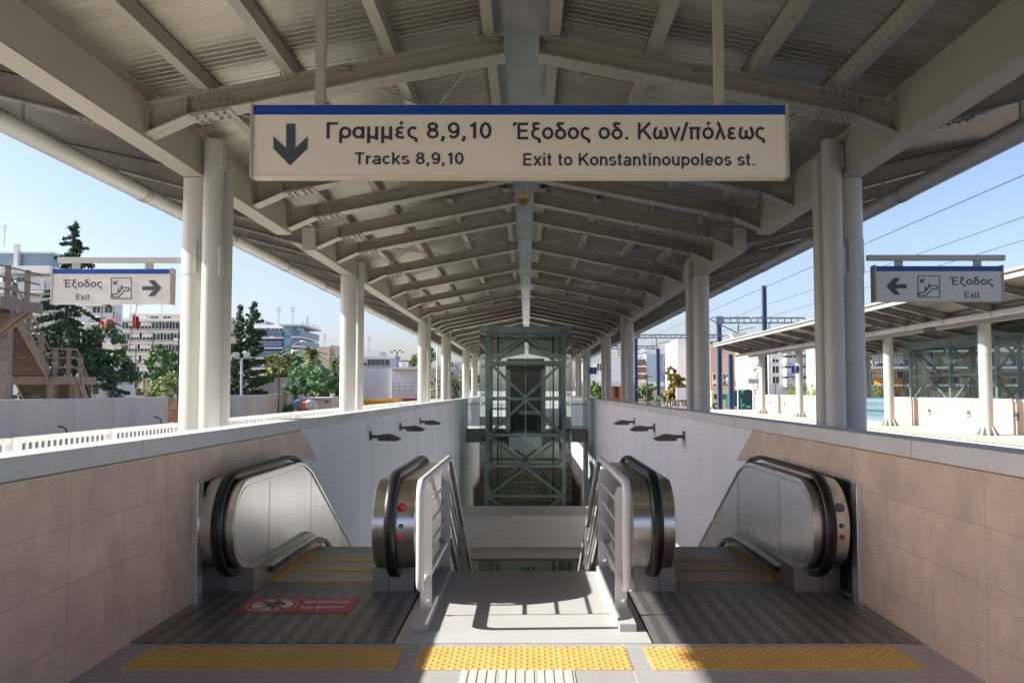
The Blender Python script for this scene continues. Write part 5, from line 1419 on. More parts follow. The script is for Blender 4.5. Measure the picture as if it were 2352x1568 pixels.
for v in (838, 880):
    for u in (1990, 2030, 2075, 2130, 2190, 2250, 2320): b.win(X(u, Y), Y, Z(v, Y), 1.1, 1.1, m='winglass')
# ================================================================== LEFT: FENCE, SITE WALL, FOOTBRIDGE, YARD
FX = -4.82
t = thing('picket_fence', 'white metal picket fence along the left platform edge', 'fence', (FX, 20, 0))
yy = [5.85 + 1.8 * i for i in range(24)]
for i, y in enumerate(yy):
    MB().box(FX - .04, FX + .04, y - .05, y + .05, 0, 1.09).build('post', 'white', t)
    if i < len(yy) - 1:
        p = MB().box(FX - .03, FX + .03, y + .052, y + 1.748, 1.05, 1.105).box(FX - .02, FX + .02, y + .052, y + 1.748, .10, .15)
        for k in range(16):
            q = y + .128 + k * .103; p.box(FX - .006, FX + .006, q - .017, q + .017, .15, 1.05)
        p.build('picket_panel', 'white', t)
WXL = -16.1
def site_wall(label, y0, y1, zt):
    t = thing('concrete_wall', label, 'wall', (WXL, (y0 + y1) / 2, GZ), 'bare concrete walls on the left')
    y = y0
    while y < y1 - .1:
        e = min(y + 2.75, y1); MB().box(WXL - .25, WXL + .02 * ((int(y) % 2) * .4), y, e - .012, GZ, zt).build('wall_panel', 'concrete', t, bevel=.01); y = e
    return t
site_wall('long bare concrete wall below the footbridge stairs', 18, 36.6, 1.26)
site_wall('bare concrete wall right of the first left column', 38.4, 54.8, 1.28)
def hose(label, u, v, Y, m='rubber'):
    p = P(u, v, Y); t = thing('black_hose', label, 'hose', p, 'black hoses on the concrete walls')
    MB().tube([p + Vector((0, 0, -.35)), p + Vector((.03, 0, -.15)), p + Vector((0, 0, 0)), p + Vector((-.12, 0, .08)), p + Vector((-.28, 0, .1))], .028, 8).build('hose', m, t)
hose('short black hose curling over the wall right of the exit sign', 369, 962, 33.5)
hose('black hose loop at the wall below the cypresses', 577, 958, 46)
hose('stub of black hose near the middle of the long wall', 152, 985, 27.5)
t = thing('safety_net', 'orange and white construction netting in the wall gap', 'netting', (WXL, 37.5, GZ))
n = MB()
for i in range(12): z = GZ + .3 + i * .17; n.box(WXL - .05, WXL - .03, 36.7, 38.4, z, z + .05)
for i in range(12): y = 36.75 + i * .14; n.box(WXL - .055, WXL - .035, y, y + .02, GZ, 1.0)
n.build('net', 'net', t)
# rusty footbridge stairs
t = thing('footbridge_stairs', 'rusty beige steel footbridge with two flights of stairs and railings', 'footbridge', at(60, 34))
ax = Vector((-.235, .972, 0)); sx = Vector((1, .0, 0))                     # walking direction away from the camera, side direction
p0 = P(20, 700, 29.5); p1 = P(112, 862, 34.0); p2 = P(176, 862, 34.6); p3 = P(240, 922, 37.5); p3.z = -1.0
Wd = 2.6
def off(p, k): return p - sx * k
for k, nm in ((0, 'stringer'), (Wd, 'stringer')):
    MB().bar(off(p0, k), off(p1, k), .09, .34).build(nm, 'rust', t); MB().bar(off(p2, k), off(p3, k), .09, .34).build(nm, 'rust', t)
tr = MB(); ns = 16
for i in range(ns):
    a = p0.lerp(p1, (i + .5) / ns); tr.box(a.x - Wd + .05, a.x - .05, a.y - .14, a.y + .16, a.z - .03, a.z + .02); tr.box(a.x - Wd + .05, a.x - .05, a.y + .12, a.y + .15, a.z - .2, a.z)
for i in range(12):
    a = p2.lerp(p3, (i + .5) / 12); tr.box(a.x - Wd + .05, a.x - .05, a.y - .14, a.y + .16, a.z - .03, a.z + .02); tr.box(a.x - Wd + .05, a.x - .05, a.y + .12, a.y + .15, a.z - .2, a.z)
tr.build('treads', 'rust2', t)
MB().box(p1.x - Wd, p2.x, p1.y - .1, p2.y + 1.6, p1.z - .36, p1.z - .02).build('lower_landing', 'rust', t)
up = MB().box(p0.x - 6, p0.x + 1.15, p0.y - 2.2, p0.y + .1, p0.z - .08, p0.z + .02); up.box(p0.x - 6, p0.x + 1.2, p0.y - 2.3, p0.y - 2.2, p0.z - .32, p0.z + .06); up.box(p0.x + 1.1, p0.x + 1.2, p0.y - 2.2, p0.y + .1, p0.z - .32, p0.z + .06)
up.build('upper_deck', 'rust', t)
MB().box(p0.x - 5, p0.x + .1, p0.y - 2.35, p0.y - 2.3, p0.z + .02, p0.z + .26).build('deck_edge', 'rust2', t)
for (x, y, z) in ((p0.x - .05, p0.y, p0.z), (p0.x - 1.9, p0.y, p0.z), (p1.x, p1.y + .3, p1.z), (p1.x - 2.4, p1.y + .3, p1.z), (p2.x - .2, p2.y + .2, p2.z), (p1.x - Wd, p1.y + 1.4, p1.z), (p0.x - 4.0, p0.y - 1, p0.z)):
    MB().box(x - .15, x + .15, y - .15, y + .15, GZ, z - .3).build('support_post', 'rust', t)
xb = lambda a, b: MB().bar(a, b, .12).build('brace', 'rust', t)
xb((p0.x - 2.5, p0.y - .1, GZ + 3.0), (p0.x + .9, p0.y - .6, p0.z - .3)); xb((p0.x - 1.9, p0.y - .2, p0.z - 2.4), (p0.x + 1.0, p0.y - .3, p0.z - .3)); xb((p0.x - 2.2, p0.y - .5, p0.z - 1.2), (p0.x + .1, p0.y - 2.0, p0.z - .3))
xb((p1.x - 2.4, p1.y + .2, p1.z - .5), (p1.x - .4, p1.y + .2, GZ)); xb((p1.x - .1, p1.y + .2, p1.z - 1.2), (p1.x - 2.2, p1.y + .3, GZ)); xb((p2.x - .3, p2.y + .1, p1.z - .9), (p1.x + .1, p1.y + .3, GZ)); xb((p1.x + .1, p1.y + .2, p1.z - .9), (p1.x + .9, p2.y, GZ))
def rails(a, b, posts, name='railing', m='rust'):
    r = MB()
    for h in (.35, .75, 1.12): r.tube([a + Vector((0, 0, h)), b + Vector((0, 0, h))], .032, 8)
    o = r.build(name, m, t)
    for i in range(posts):
        q = a.lerp(b, (i + .35) / posts); MB().box(q.x - .08, q.x + .08, q.y - .05, q.y + .05, q.z - .1, q.z + 1.17).build('rail_post', 'rust', o)
rails(p0.copy(), p1.copy(), 3); rails(p1 + Vector((0, .1, 0)), p2 + Vector((0, 0, 0)), 2); rails(p2.copy(), p3.copy(), 3)
rails(Vector((p0.x - 5, p0.y - 2.2, p0.z)), Vector((p0.x + 1.1, p0.y - 2.2, p0.z)), 5); rails(Vector((p0.x + 1.1, p0.y - 2.2, p0.z)), Vector((p0.x + 1.1, p0.y, p0.z)), 2)
r = MB()
for i in range(4):
    q = p0 + Vector((-1.7 + i * .55, -2.28, 0)); r.bar(q, q + Vector((0, 0, 1.25)), .07)
for h in (.3, .7, 1.1): r.bar(p0 + Vector((-3.4, -2.28, h + .2)), p0 + Vector((0, -2.28, h)), .05)
r.build('rusty_frame', 'rustr', t)

# street lamps and poles
def lamp(label, u, Y, vtop, arms, group='street lamps behind the yard', headm='greyhead'):
    b = at(u, Y); zt = Z(vtop, Y); t = thing('street_lamp', label, 'street lamp', b, group)
    MB().tube([b, (b.x, b.y, zt)], .055 if len(arms) == 1 else .075, 8, True, .04).build('pole', 'trunk' if len(arms) == 1 else 'greyhead', t)
    for s in arms:
        MB().tube([(b.x, b.y, zt - .05), (b.x + s * .45, b.y, zt + .25), (b.x + s * .7, b.y, zt + .28)], .025, 6).build('arm', 'greyhead', t)
        MB().ball((b.x + s * 1.05, b.y, zt + .33), .36, 10, 6, (1, .5, .25)).build('lamp_head', 'greyhead', t)
lamp('double armed street lamp in front of the dark trees', 183, 46, 742, (-1, 1))
lamp('single street lamp with a white head right of the yellowing tree', 640, 50, 818, (1,))
lamp('single street lamp in front of the blue balconies', 668, 70, 792, (1,))
t = thing('floodlight_mast', 'grey mast with two square floodlights below the cypresses', 'mast', at(554, 50))
b = at(554, 50); zt = Z(822, 50)
MB().tube([b, (b.x, b.y, zt)], .07, 8).build('pole', 'greyhead', t); MB().box(b.x - .42, b.x + .42, 49.95, 50.05, zt - .03, zt + .03).build('crossbar', 'greyhead', t)
for s in (-1, 1): MB().box(b.x + s * .18, b.x + s * .48, 49.8, 50.1, zt + .05, zt + .36).build('floodlight', 'greyhead', t, bevel=.02)
def pole(label, u, Y, vtop, r=.07, cross=0):
    b = at(u, Y); zt = Z(vtop, Y); t = thing('utility_pole', label, 'pole', b, 'poles around the station')
    MB().tube([b, (b.x, b.y, zt)], r, 8, True, r * .7).build('pole', 'trunk' if cross >= 0 else 'bwhite', t)
    if cross > 0:
        o = MB().box(b.x - cross, b.x + cross, Y - .04, Y + .04, zt - .3, zt - .2).build('crossarm', 'trunk', t)
        k = MB()
        for s in (-1, -.5, .5, 1): k.tube([(b.x + s * cross * .9, Y, zt - .2), (b.x + s * cross * .9, Y, zt - .05)], .03, 6)
        k.build('insulator', 'bgrey', o)
pole('thin dark pole left of the umbrella pine', 349, 62, 762, .06)
pole('thin dark pole by the shop roof', 310, 64, 792, .05)
pole('dark pole between umbrella pine and column', 408, 55, 755, .06)
pole('tall thin white pole between two left columns', 1003, 58, 745, .05, -1)
pole('wooden pole with crossarm beside the blue mast', 1486, 80, 858, .08, .5)
pole('thin wooden pole left of the number 8 sign', 1781, 90, 868, .06)
t = thing('floodlight_mast', 'tall thin mast with a ring of floodlights above the white shed', 'mast', at(911, 120))
b = at(911, 120); zt = Z(808, 120)
MB().tube([b, (b.x, b.y, zt)], .12, 8).build('pole', 'gant', t); k = MB()
for i in range(5): k.box(b.x - .9 + i * .4, b.x - .65 + i * .4, 119.9, 120.1, zt - .1 + (i % 2) * .25, zt + .15 + (i % 2) * .25)
k.build('floodlight', 'gant', t)
def flag(label, u, v, Y, m, w_=1.6, h_=1.2, sk=-.5):
    p = P(u, v, Y); t = thing('flag', label, 'flag', p, 'flags on poles before the hotels')
    MB().tube([p + Vector((-.3, 0, -2.2)), p + Vector((0, 0, h_ + .2))], .035, 6).build('flag_pole', 'wire', t)
    vs = []; fs = []
    for i in range(9):
        for j in range(2):
            for d in (0,):
                x = w_ * i / 8; vs.append((p.x + x, p.y + .12 * math.sin(i * 1.3), p.z + (h_ if j else 0) + sk * x * .5))
    for i in range(8): fs.append((2 * i, 2 * i + 2, 2 * i + 3, 2 * i + 1))
    o = MB().add(vs, fs, True).build('cloth', m, t); s = o.modifiers.new('thick', 'SOLIDIFY'); s.thickness = .02
flag('red flag in front of the white block', 228, 770, 54, 'flagred', 1.1, 1.0, .3)
flag('blue and white flag by the beige block', 316, 700, 80, 'flagblue', 1.3, .8, .3)
flag('dark red flag near the beige block corner', 306, 752, 70, 'flagred', .5, 1.1, -.6)
flag('dark drooping flag above the double lamp', 240, 700, 60, 'wire', .5, 1.3, -.8)
# yard: containers, hut, barrels
def container(label, u0, u1, vt, Y, m, d=6, sl=0):
    x0, x1, zt = X(u0, Y), X(u1, Y), Z(vt, Y); t = thing('shipping_container', label, 'container', ((x0 + x1) / 2, Y, GZ), 'containers in the yard')
    mb = MB(); n = max(6, int((x1 - x0) / .28)); pts = []
    for i in range(n):
        a = x0 + (x1 - x0) * i / n; e = (x1 - x0) / n
        pts += [(a, Y), (a + e * .35, Y), (a + e * .5, Y + .05), (a + e * .85, Y + .05)]
    pts += [(x1, Y), (x1, Y + d), (x0, Y + d)]
    mb.prism(pts, GZ, zt, 'Z'); mb.build('corrugated_body', m, t, fix=True)
    f = MB().box(x0 - .03, x1 + .03, Y - .04, Y - .002, zt - .12, zt + .03).box(x0 - .03, x1 + .03, Y - .04, Y - .002, GZ, GZ + .14)
    for x in (x0, x1): f.box(x - .07, x + .07, Y - .04, Y - .003, GZ + .14, zt - .12)
    f.build('frame', m, t)
    return t
container('small yellow container left of the second left column', 766, 800, 911, 50, 'yellowc', 3)
container('long yellow container right of the second left column', 822, 905, 917, 54, 'yellowc', 4)
container('brown rusty container behind the picket fence', 888, 1000, 915, 62, 'brownc', 4)
Y = 48; t = thing('site_hut', 'beige flat roofed site hut beside the barrels', 'hut', at(735, Y))
MB().box(X(708, Y), X(762, Y), Y, Y + 3, GZ, Z(914, Y)).build('wall', 'hut', t); MB().box(X(700, Y), X(766, Y), Y - .4, Y + 3.2, Z(914, Y), Z(911.5, Y)).build('roof', 'bgrey', t)
o = MB().box(X(712, Y), X(722, Y), Y - .03, Y, Z(927, Y), Z(918, Y)).build('window', 'bwhite', t); MB().box(X(713.5, Y), X(720.5, Y), Y - .04, Y - .031, Z(925, Y), Z(920, Y)).build('pane', 'winglass', o)
MB().box(X(746, Y), X(754, Y), Y - .02, Y, Z(924, Y), Z(919, Y)).build('red_notice', 'flagred', t); MB().box(X(752, Y), X(759, Y), Y + .6, Y + 1.2, Z(911, Y), Z(902, Y)).build('roof_unit', 'bgrey', t)
for i, (u, v, r_, m_, lb) in enumerate(((684, 931, .36, 'tarp', 'blue round barrel lying by the end of the wall'), (696, 934, .32, 'orange', 'orange cement drum between the barrels'), (707, 932, .32, 'bgrey', 'grey cement drum in front of the site hut'))):
    p = P(u, v, 45); t = thing('mixer_drum', lb, 'drum', (p.x, 45, GZ), 'drums in the yard'); 
    MB().tube([p + Vector((0, -.1, .06)), p + Vector((0, .25, .1)), p + Vector((0, .9, .0))], r_ * .55, 14, True, r_).tube([p + Vector((0, .25, .09)), p + Vector((0, .32, .09))], r_ * .95, 14).build('drum', m_, t)
    MB().bar((p.x - .3, 45.4, GZ), (p.x, 45.4, p.z), .06).bar((p.x + .3, 45.4, GZ), (p.x, 45.4, p.z), .06).build('stand', 'rust', t)
Y = 60; t = thing('retaining_wall', 'stained grey retaining wall under the round yellowing tree', 'wall', at(640, Y))
MB().box(X(528, Y), X(716, Y), Y, Y + .5, GZ, Z(868, Y)).build('wall_panel', 'concrete', t); MB().box(X(528, Y), X(718, Y), Y - .1, Y + .6, Z(868, Y), Z(866, Y)).build('coping', 'bgrey', t)
Y = 48; t = thing('parked_van', 'white minibus with a yellow stripe behind the stairs', 'van', at(222, Y))
x0, x1, zt = X(208, Y), X(234, Y), Z(874, Y) 
zb = zt - 1.9
MB().prism([(x0, zb + .3), (x1 - .05, zb + .3), (x1, zb + .9), (x1 - .12, zt), (x0 + .2, zt), (x0, zt - .2)], Y, Y + 4.2, 'Y').build('body', 'vanw', t, bevel=.06)
MB().box(x0, x1 - .02, Y - .012, Y - .001, zb + .75, zb + .9).build('stripe', 'yellowc', t); MB().box(x0 + .12, x1 - .2, Y - .014, Y - .001, zt - .75, zt - .18).build('rear_window', 'winglass', t)
for x in (x0 + .15, x1 - .2):
    for y in (Y + .7, Y + 3.4): MB().cyl((x - .08, y, zb + .3), .32, .18, 'X', 16).build('wheel', 'tyre', t)

# ================================================================== RIGHT: SECOND PLATFORM
strip_floor('platform_floor', 13.8, 26, 10, 66, -1.3, -.003, 'paving')
struct(MB().box(14.15, 14.55, 10, 66, -.02, .004).build('tactile_paving', 'paleyel'))
struct(MB().box(13.8, 13.95, 10, 66, -.02, .004).build('platform_edge', 'landing'))
strip_floor('street', 30, 60, 60, 400, -1.3, -1.19, 'asphalt')
def pink_wall(label, y0, y1, x=17.15):
    t = thing('parapet_wall', label, 'wall', (x, (y0 + y1) / 2, 0), 'pink stone walls on the second platform')
    MB().box(x, x + .22, y0, y1, -.2, 1.12).build('stone_cladding', 'stone2', t); MB().box(x - .03, x + .26, y0 - .02, y1 + .02, 1.12, 1.24).build('coping', 'landing', t, bevel=.01)
    MB().box(x, x + .22, y0 - .016, y0 - .002, -.2, 1.12).build('end_face', 'landing', t)
    y = y0 + 2.2
    while y < y1 - 1:
        o = MB().box(x - .012, x - .001, y - .13, y + .13, .50, .76).build('recessed_light', 'lampd', t); MB().box(x - .016, x - .0125, y - .07, y + .09, .53, .62).build('lens', 'greyhead', o); y += 3.1
    return t
pink_wall('near pink stone wall in front of the second glass lift', 14, 38.6)
pink_wall('far pink stone wall with small recessed lights', 46.0, 61.5)
t = thing('glass_railing', 'dark glass railing in the gap between the pink walls', 'railing', (17.3, 42, 0))
MB().box(17.25, 17.27, 38.7, 45.9, .08, 1.2).build('glass_pane', 'glassb', t); MB().tube([(17.1, 38.7, .85), (17.1, 45.9, .85)], .025, 8).build('handrail', 'inox', t)
MB().box(17.6, 17.7, 38.7, 45.9, .0, 1.15).build('backing_panel', 'bblue', t)
def number_sign(label, num, p, w_, post, txt_u):
    t = thing('track_sign', label, 'sign', p, 'blue track number signs')
    MB().box(p.x - w_ / 2, p.x + w_ / 2, p.y, p.y + .12, p.z - w_ / 2, p.z + w_ / 2).build('sign_box', 'signb', t, bevel=.01)
    text_mesh(num, w_ * .3, w_ * .40, p.x - w_ * .15, p.z + w_ * .0, p.y - .004, .13).build('lettering', 'signw2', t)
    MB().box(p.x - w_ * .28, p.x + w_ * .28, p.y - .003, p.y - .0005, p.z - w_ * .2, p.z - w_ * .14).box(p.x - w_ * .2, p.x + w_ * .2, p.y - .003, p.y - .0005, p.z - w_ * .34, p.z - w_ * .29).build('small_print', 'signw2', t)
    MB().box(min(p.x, post), max(p.x, post), p.y + .04, p.y + .08, p.z - .03, p.z + .03).build('arm', 'steel2', t)
number_sign('blue number 7 sign on a far column under the main canopy', '7', P(1363, 850, 47.4), .40, 3.45, 0)
number_sign('blue number 8 sign on a column of the second canopy', '8', P(1827, 847.5, 47.4), .44, 15.9, 0)
# masts, portals, wires
def mast(label, u, Y, vtop, base=GZ, r=.22, lattice=True):
    b = at(u, Y, base); zt = Z(vtop, Y); t = thing('catenary_mast', label, 'mast', b, 'blue catenary masts')
    MB().box(b.x - r, b.x - r * .55, Y - r, Y + r, base, zt).box(b.x + r * .55, b.x + r, Y - r, Y + r, base, zt).box(b.x - r * .55, b.x + r * .55, Y - .02, Y + .02, base, zt).build('column', 'mast', t)
    if lattice:
        k = MB(); z = base + .4
        while z < zt - .5: k.bar((b.x - r * .9, Y - r * .8, z), (b.x + r * .9, Y - r * .8, z + .5), .05); z += .55
        k.build('lacing', 'gant', t)
    MB().box(b.x - r * 1.7, b.x + r * 1.7, Y - r * 1.7, Y + r * 1.7, base, base + .12).build('foot', 'gant', t)
    return t, b, zt
def portal(label, u0, u1, vt, vb, Y):
    x0, x1 = X(u0, Y), X(u1, Y); z1, z0 = Z(vt, Y), Z(vb, Y)
    t = thing('catenary_gantry', label, 'gantry', ((x0 + x1) / 2, Y, z0), 'catenary gantries over the tracks')
    g = MB().box(x0, x1, Y - .2, Y + .2, z1 - .13, z1).box(x0, x1, Y - .2, Y + .2, z0, z0 + .13); n = max(4, int((x1 - x0) / .62))
    for i in range(n + 1):
        x = x0 + (x1 - x0) * i / n; g.box(x - .05, x + .05, Y - .18, Y - .12, z0 + .13, z1 - .13)
    g.build('girder', 'gant', t); MB().box(x0 - .1, x0 + .55, Y - .3, Y + .3, z0 - .05, z1 + .1).build('head_box', 'gant', t)
    d = MB()
    for f in (.25, .6):
        x = x0 + (x1 - x0) * f; d.tube([(x, Y, z0), (x, Y, z0 - .9)], .06, 6); d.tube([(x, Y, z0 - .7), (x + 1.6, Y, z0 - .35)], .04, 6)
    d.build('dropper_arm', 'gant', t)
mast('blue catenary mast with a gantry left of the second canopy end', 1653, 80, 727); portal('gantry on the nearest blue mast', 1648, 1850, 728, 742, 80)
mast('blue catenary mast without a gantry beside the bus', 1679, 78, 812)
t, b, zt = mast('tallest blue mast rising above the second canopy', 1758, 74, 655, GZ, .19, False)
br = MB(); A0 = P(1765, 727, 74); 
br.tube([(b.x, 74, A0.z), P(1632, 729, 74)], .05, 6); br.tube([P(1700, 727, 74), P(1690, 770, 74)], .045, 6); br.tube([P(1630, 732, 74), P(1745, 790, 74)], .06, 6); br.tube([P(1636, 770, 74), P(1692, 770, 74)], .045, 6)
br.build('cantilever', 'gant', t)
ins = MB()
for i in range(7): q = P(1726 + i * 3.2, 727, 74); ins.ball(q, .13, 8, 5)
ins.build('insulator', 'bgrey', t)
mast('blue mast between the second and third right columns', 1461, 98, 768); portal('gantry over the tracks behind the second right column', 1458, 1660, 767, 776, 98)
mast('blue mast with inward gantry left of the autumn tree', 1512, 104, 800); portal('farthest gantry beyond the third right column', 1392, 1512, 793, 801, 104)
portal('far left gantry beyond the shed', 1032, 1062, 832, 838, 150)
def wire(label, x, z, y0, y1, r=.008, sag=.0):
    t = thing('overhead_wire', label, 'wire', (x, y0, z), 'overhead wires over the tracks')
    pts = [(x, y0 + (y1 - y0) * i / 24, z - sag * (1 - ((i % 8) / 4 - 1) ** 2)) for i in range(25)]
    MB().tube(pts, r, 5).build('wire', 'wire', t)
wire('highest overhead wire right of the main canopy', 8.3, 5.14, 6, 104, .009)
wire('middle overhead wire right of the main canopy', 11.6, 5.70, 8, 104, .009, .12)
wire('lowest overhead wire right of the main canopy', 11.6, 5.05, 8, 104, .008)
wire('thin overhead wire close to the canopy edge', 7.0, 5.2, 10, 104, .008)
# lamp post with two heads and dish light
t = thing('street_lamp', 'white lamp post with two square heads between masts and column', 'street lamp', at(1850, 62, -1.0))
b = P(1850, 930, 75); b = at(1851, 66)
t.location = at(1735, 66); b = at(1734, 66) 
b = at(1727 - 0, 66); 
b.x = X(1768 - 38, 66); t.location = b
MB().tube([b, (b.x, 66, Z(862, 66))], .06, 8).build('pole', 'bwhite', t)
for s in (-1, 1): MB().box(b.x + s * .08, b.x + s * .45, 65.8, 66.1, Z(880, 66), Z(868, 66)).build('lamp_head', 'greyhead', t, bevel=.03)
t = thing('dish_lamp', 'pale bowl shaped lamp above the second canopy edge', 'lamp', P(1693, 770, 66))
q = P(1693, 770, 66)
MB().prism([(q.x - .62, q.z + .12), (q.x + .72, q.z + .26), (q.x + .18, q.z - .32), (q.x - .2, q.z - .32)], 65.6, 66.4, 'Y').build('bowl', 'awnw', t, bevel=.05); MB().tube([(q.x, 66, q.z - .32), (q.x, 66, GZ)], .05, 8).build('pole', 'bwhite', t)
# billboard
Y = 92; t = thing('billboard', 'blank white billboard on thin legs left of the second right column', 'billboard', at(1570, Y))
MB().box(X(1553, Y), X(1592, Y), Y, Y + .2, Z(917, Y), Z(889, Y)).build('panel', 'bwhite', t)
for u in (1556, 1562, 1570, 1580): MB().box(X(u, Y) - .05, X(u, Y) + .05, Y + .05, Y + .15, GZ, Z(917, Y)).build('leg', 'greyhead', t)
# buses
def bus(label, u0, u1, vt, vb, Y, m, nose):
    x0, x1 = X(u0, Y), X(u1, Y); zt, zb = Z(vt, Y), GZ + .3; t = thing('parked_bus', label, 'bus', ((x0 + x1) / 2, Y, GZ), 'buses parked behind the tracks')
    MB().prism([(x0, zb), (x1, zb), (x1 + .1, zb + .8), (x1 - .05, zt - .35), (x1 - .5, zt), (x0 + .2, zt), (x0, zt - .3)], Y, Y + 2.5, 'Y').build('body', m, t, bevel=.12)
    n = max(2, int((x1 - x0) / 1.3))
    for i in range(n):
        a = x0 + .35 + (x1 - x0 - .7) * i / n; MB().box(a, a + (x1 - x0 - .7) / n - .1, Y - .03, Y - .002, zb + 1.15, zt - .45).build('window', 'winglass', t)
    for f in (.18, .8): 
        w_ = MB().cyl((x0 + (x1 - x0) * f, Y - .05, GZ + .48), .48, .3, 'Y', 18).build('wheel', 'tyre', t); MB().cyl((x0 + (x1 - x0) * f, Y - .07, GZ + .48), .24, .03, 'Y', 14).build('rim', 'greyhead', w_)
    return t, x0, x1, zb, zt
bus('cream bus behind the nearest blue mast', 1634, 1688, 897, 925, 118, 'buscream', 1)
t, x0, x1, zb, zt = bus('dark green coach right of the cream bus', 1684, 1716, 896, 930, 108, 'busgreen', 1)
# the coach shows its front: a tall rounded windscreen
Y = 107; xa, xb = X(1704, Y), X(1733, Y)
t = thing('parked_bus', 'green coach seen head on with a tall dark windscreen', 'bus', ((xa + xb) / 2, Y, GZ), 'buses parked behind the tracks')
zt = Z(893, Y)
MB().prism([(xa, GZ + .3), (xb, GZ + .3), (xb, zt - .7), (xb - .25, zt - .2), (xb - .6, zt), (xa + .6, zt), (xa + .25, zt - .2), (xa, zt - .7)], Y, Y + 9, 'Y').build('body', 'busgreen', t, bevel=.1)
MB().prism([(xa + .12, zt - 1.75), (xb - .12, zt - 1.75), (xb - .14, zt - .75), (xb - .5, zt - .2), (xa + .5, zt - .2), (xa + .14, zt - .75)], Y - .03, Y - .002, 'Y').build('windscreen', 'winglass', t)
for s in (0, 1):
    x = xa + .2 if s == 0 else xb - .2; MB().box(x - .12, x + .12, Y - .04, Y - .002, GZ + .75, GZ + .9).build('headlight', 'bwhite', t); MB().box((xa - .22) if s == 0 else xb + .05, (xa - .05) if s == 0 else xb + .22, Y - .2, Y - .1, zt - 1.2, zt - .5).build('wing_mirror', 'tyre', t); MB().cyl((x - .15, Y + 1.6, GZ + .45), .45, .3, 'X', 14).build('wheel', 'tyre', t)
MB().box((xa + xb) / 2 - .25, (xa + xb) / 2 + .25, Y - .035, Y - .002, GZ + .55, GZ + .68).build('number_plate', 'bwhite', t)
# fence behind the far tracks and low street fence right
t = thing('wire_fence', 'thin mesh fence in front of the autumn tree', 'fence', (15.5, 90, GZ))
f = MB()
for i in range(30): x = X(1440 + i * 6, 88); f.box(x - .03, x + .03, 88, 88.06, GZ, GZ + 1.5)
for z in (.4, .9, 1.45): f.box(X(1440, 88), X(1616, 88), 88.01, 88.05, GZ + z, GZ + z + .04)
f.build('fence_mesh', 'bgrey', t)
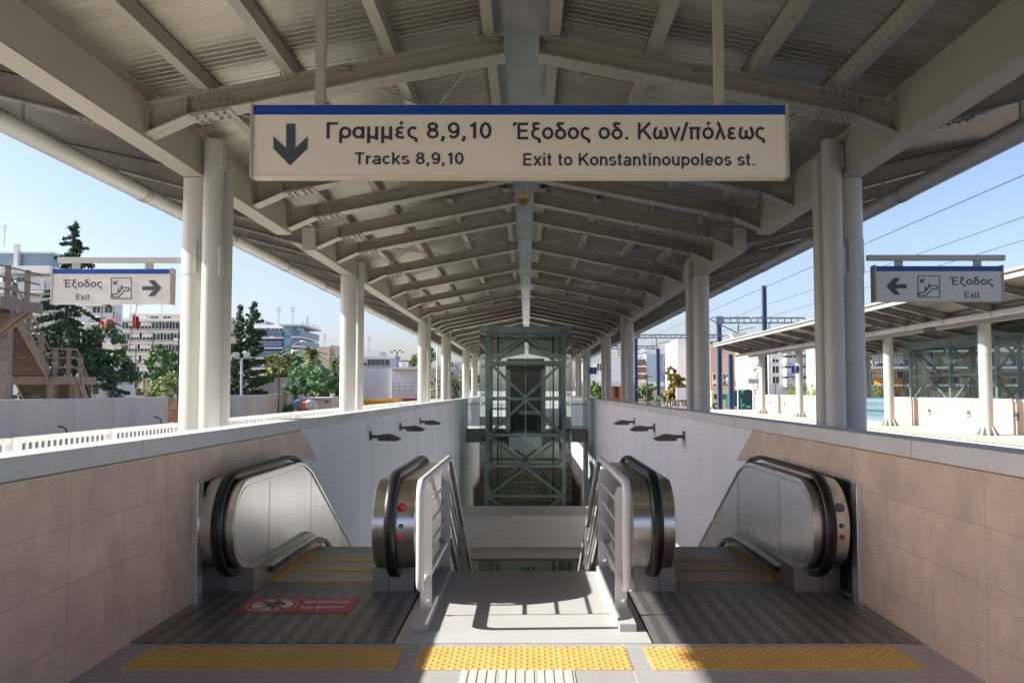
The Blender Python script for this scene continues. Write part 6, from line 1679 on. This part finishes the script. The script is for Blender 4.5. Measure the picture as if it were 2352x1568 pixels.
# two people sitting outside the low shop
def person(label, base, top, legs, seated=True, h=1.0):
    b = Vector(base); t = thing('person', label, 'person', b, 'people outside the shop')
    me = bpy.data.meshes.new('body')
    J = [(0, 0, .5), (0, .02, .75), (0, .03, 1.0), (0, .02, 1.12), (0, 0, 1.24), (.17, .03, .98), (.24, -.05, .75), (.16, -.28, .66), (-.17, .03, .98), (-.24, -.05, .75), (-.16, -.28, .66), (.10, -.05, .48), (.12, -.45, .48), (.12, -.45, .06), (.12, -.6, .04), (-.10, -.05, .48), (-.12, -.45, .48), (-.12, -.45, .06), (-.12, -.6, .04)]
    E = [(0, 1), (1, 2), (2, 3), (3, 4), (2, 5), (5, 6), (6, 7), (2, 8), (8, 9), (9, 10), (0, 11), (11, 12), (12, 13), (13, 14), (0, 15), (15, 16), (16, 17), (17, 18)]
    rad = [.14, .14, .15, .055, .10, .07, .05, .04, .07, .05, .04, .09, .07, .045, .04, .09, .07, .045, .04]
    me.from_pydata([b + Vector(j) for j in J], E, []); me.materials.append(M['skin'])
    o = bpy.data.objects.new('body', me); COL.objects.link(o); put(o, t)
    sk = o.modifiers.new('skin', 'SKIN')
    for i, v in enumerate(me.skin_vertices[0].data): v.radius = (rad[i], rad[i]); v.use_root = i == 0
    o.modifiers.new('sub', 'SUBSURF').levels = 2
    sh = MB().tube([b + Vector((0, 0, .5)), b + Vector((0, .02, .75)), b + Vector((0, .03, 1.03))], .19, 12, True, .17); 
    for s in (-1, 1): sh.tube([b + Vector((s * .15, .03, 1.0)), b + Vector((s * .25, -.05, .76))], .085, 8)
    sh.build('shirt', top, t)
    tr_ = MB()
    for s in (-1, 1): tr_.tube([b + Vector((s * .10, -.02, .49)), b + Vector((s * .12, -.46, .49)), b + Vector((s * .12, -.46, .12))], .095, 8)
    tr_.build('trousers', legs, t)
    MB().ball(b + Vector((0, .03, 1.29)), .115, 10, 6, (1, 1.05, .9)).build('hair', 'trunk', t)
bq = at(294, 66); person('person in a pink top sitting outside the low shop', bq, 'flagred', 'wire')
person('person in a blue top sitting outside the low shop', at(308, 66), 'flagblue', 'wire')
for u, lb in ((294, 'dark chair under the person in pink'), (308, 'dark chair under the person in blue')):
    bq = at(u, 66); t = thing('chair', lb, 'chair', bq, 'chairs outside the shop')
    MB().box(bq.x - .24, bq.x + .24, 65.85, 66.3, GZ + .34, GZ + .38).build('seat', 'brownw', t); MB().box(bq.x - .24, bq.x + .24, 66.27, 66.31, GZ + .38, GZ + .95).build('backrest', 'brownw', t)
    for sx_ in (-.21, .21):
        for sy_ in (65.88, 66.27): MB().box(bq.x + sx_ - .02, bq.x + sx_ + .02, sy_ - .02, sy_ + .02, GZ, GZ + .34).build('leg', 'brownw', t)

# aerials and dishes on the roofs, one by one
def aerial(label, u, v, Y, h=2.4):
    p = P(u, v, Y); t = thing('roof_aerial', label, 'aerial', p, 'aerials on the far roofs')
    MB().tube([p - Vector((0, 0, .3)), p + Vector((0, 0, h))], .03, 5).build('mast', 'wire', t)
    k = MB()
    for i in range(4): k.tube([p + Vector((-.5 + i * .08, 0, h - .15 - i * .22)), p + Vector((.5 - i * .08, 0, h - .15 - i * .22))], .015, 4)
    k.build('dipoles', 'wire', t)
for u, v, Y, lb in ((10, 560, 96, 'aerial on the hotel roof left of its white chimney'), (300, 716, 126, 'aerial on the beige block nearest the flags'), (372, 716, 126, 'aerial on the beige block by the first column'), (640, 742, 116, 'aerial over the white balconied wing'), (672, 742, 114, 'aerial beside the blue glass tower top'), (746, 795, 152, 'aerial on the plain tan house'), (848, 803, 143, 'aerial on the pale blue grey block'), (1498, 795, 156, 'aerial on the block with the blue blank wall'), (1584, 776, 139, 'aerial on the tall white building'), (1652, 776, 132, 'aerial on the tan blank walled block')):
    aerial(lb, u, v, Y)
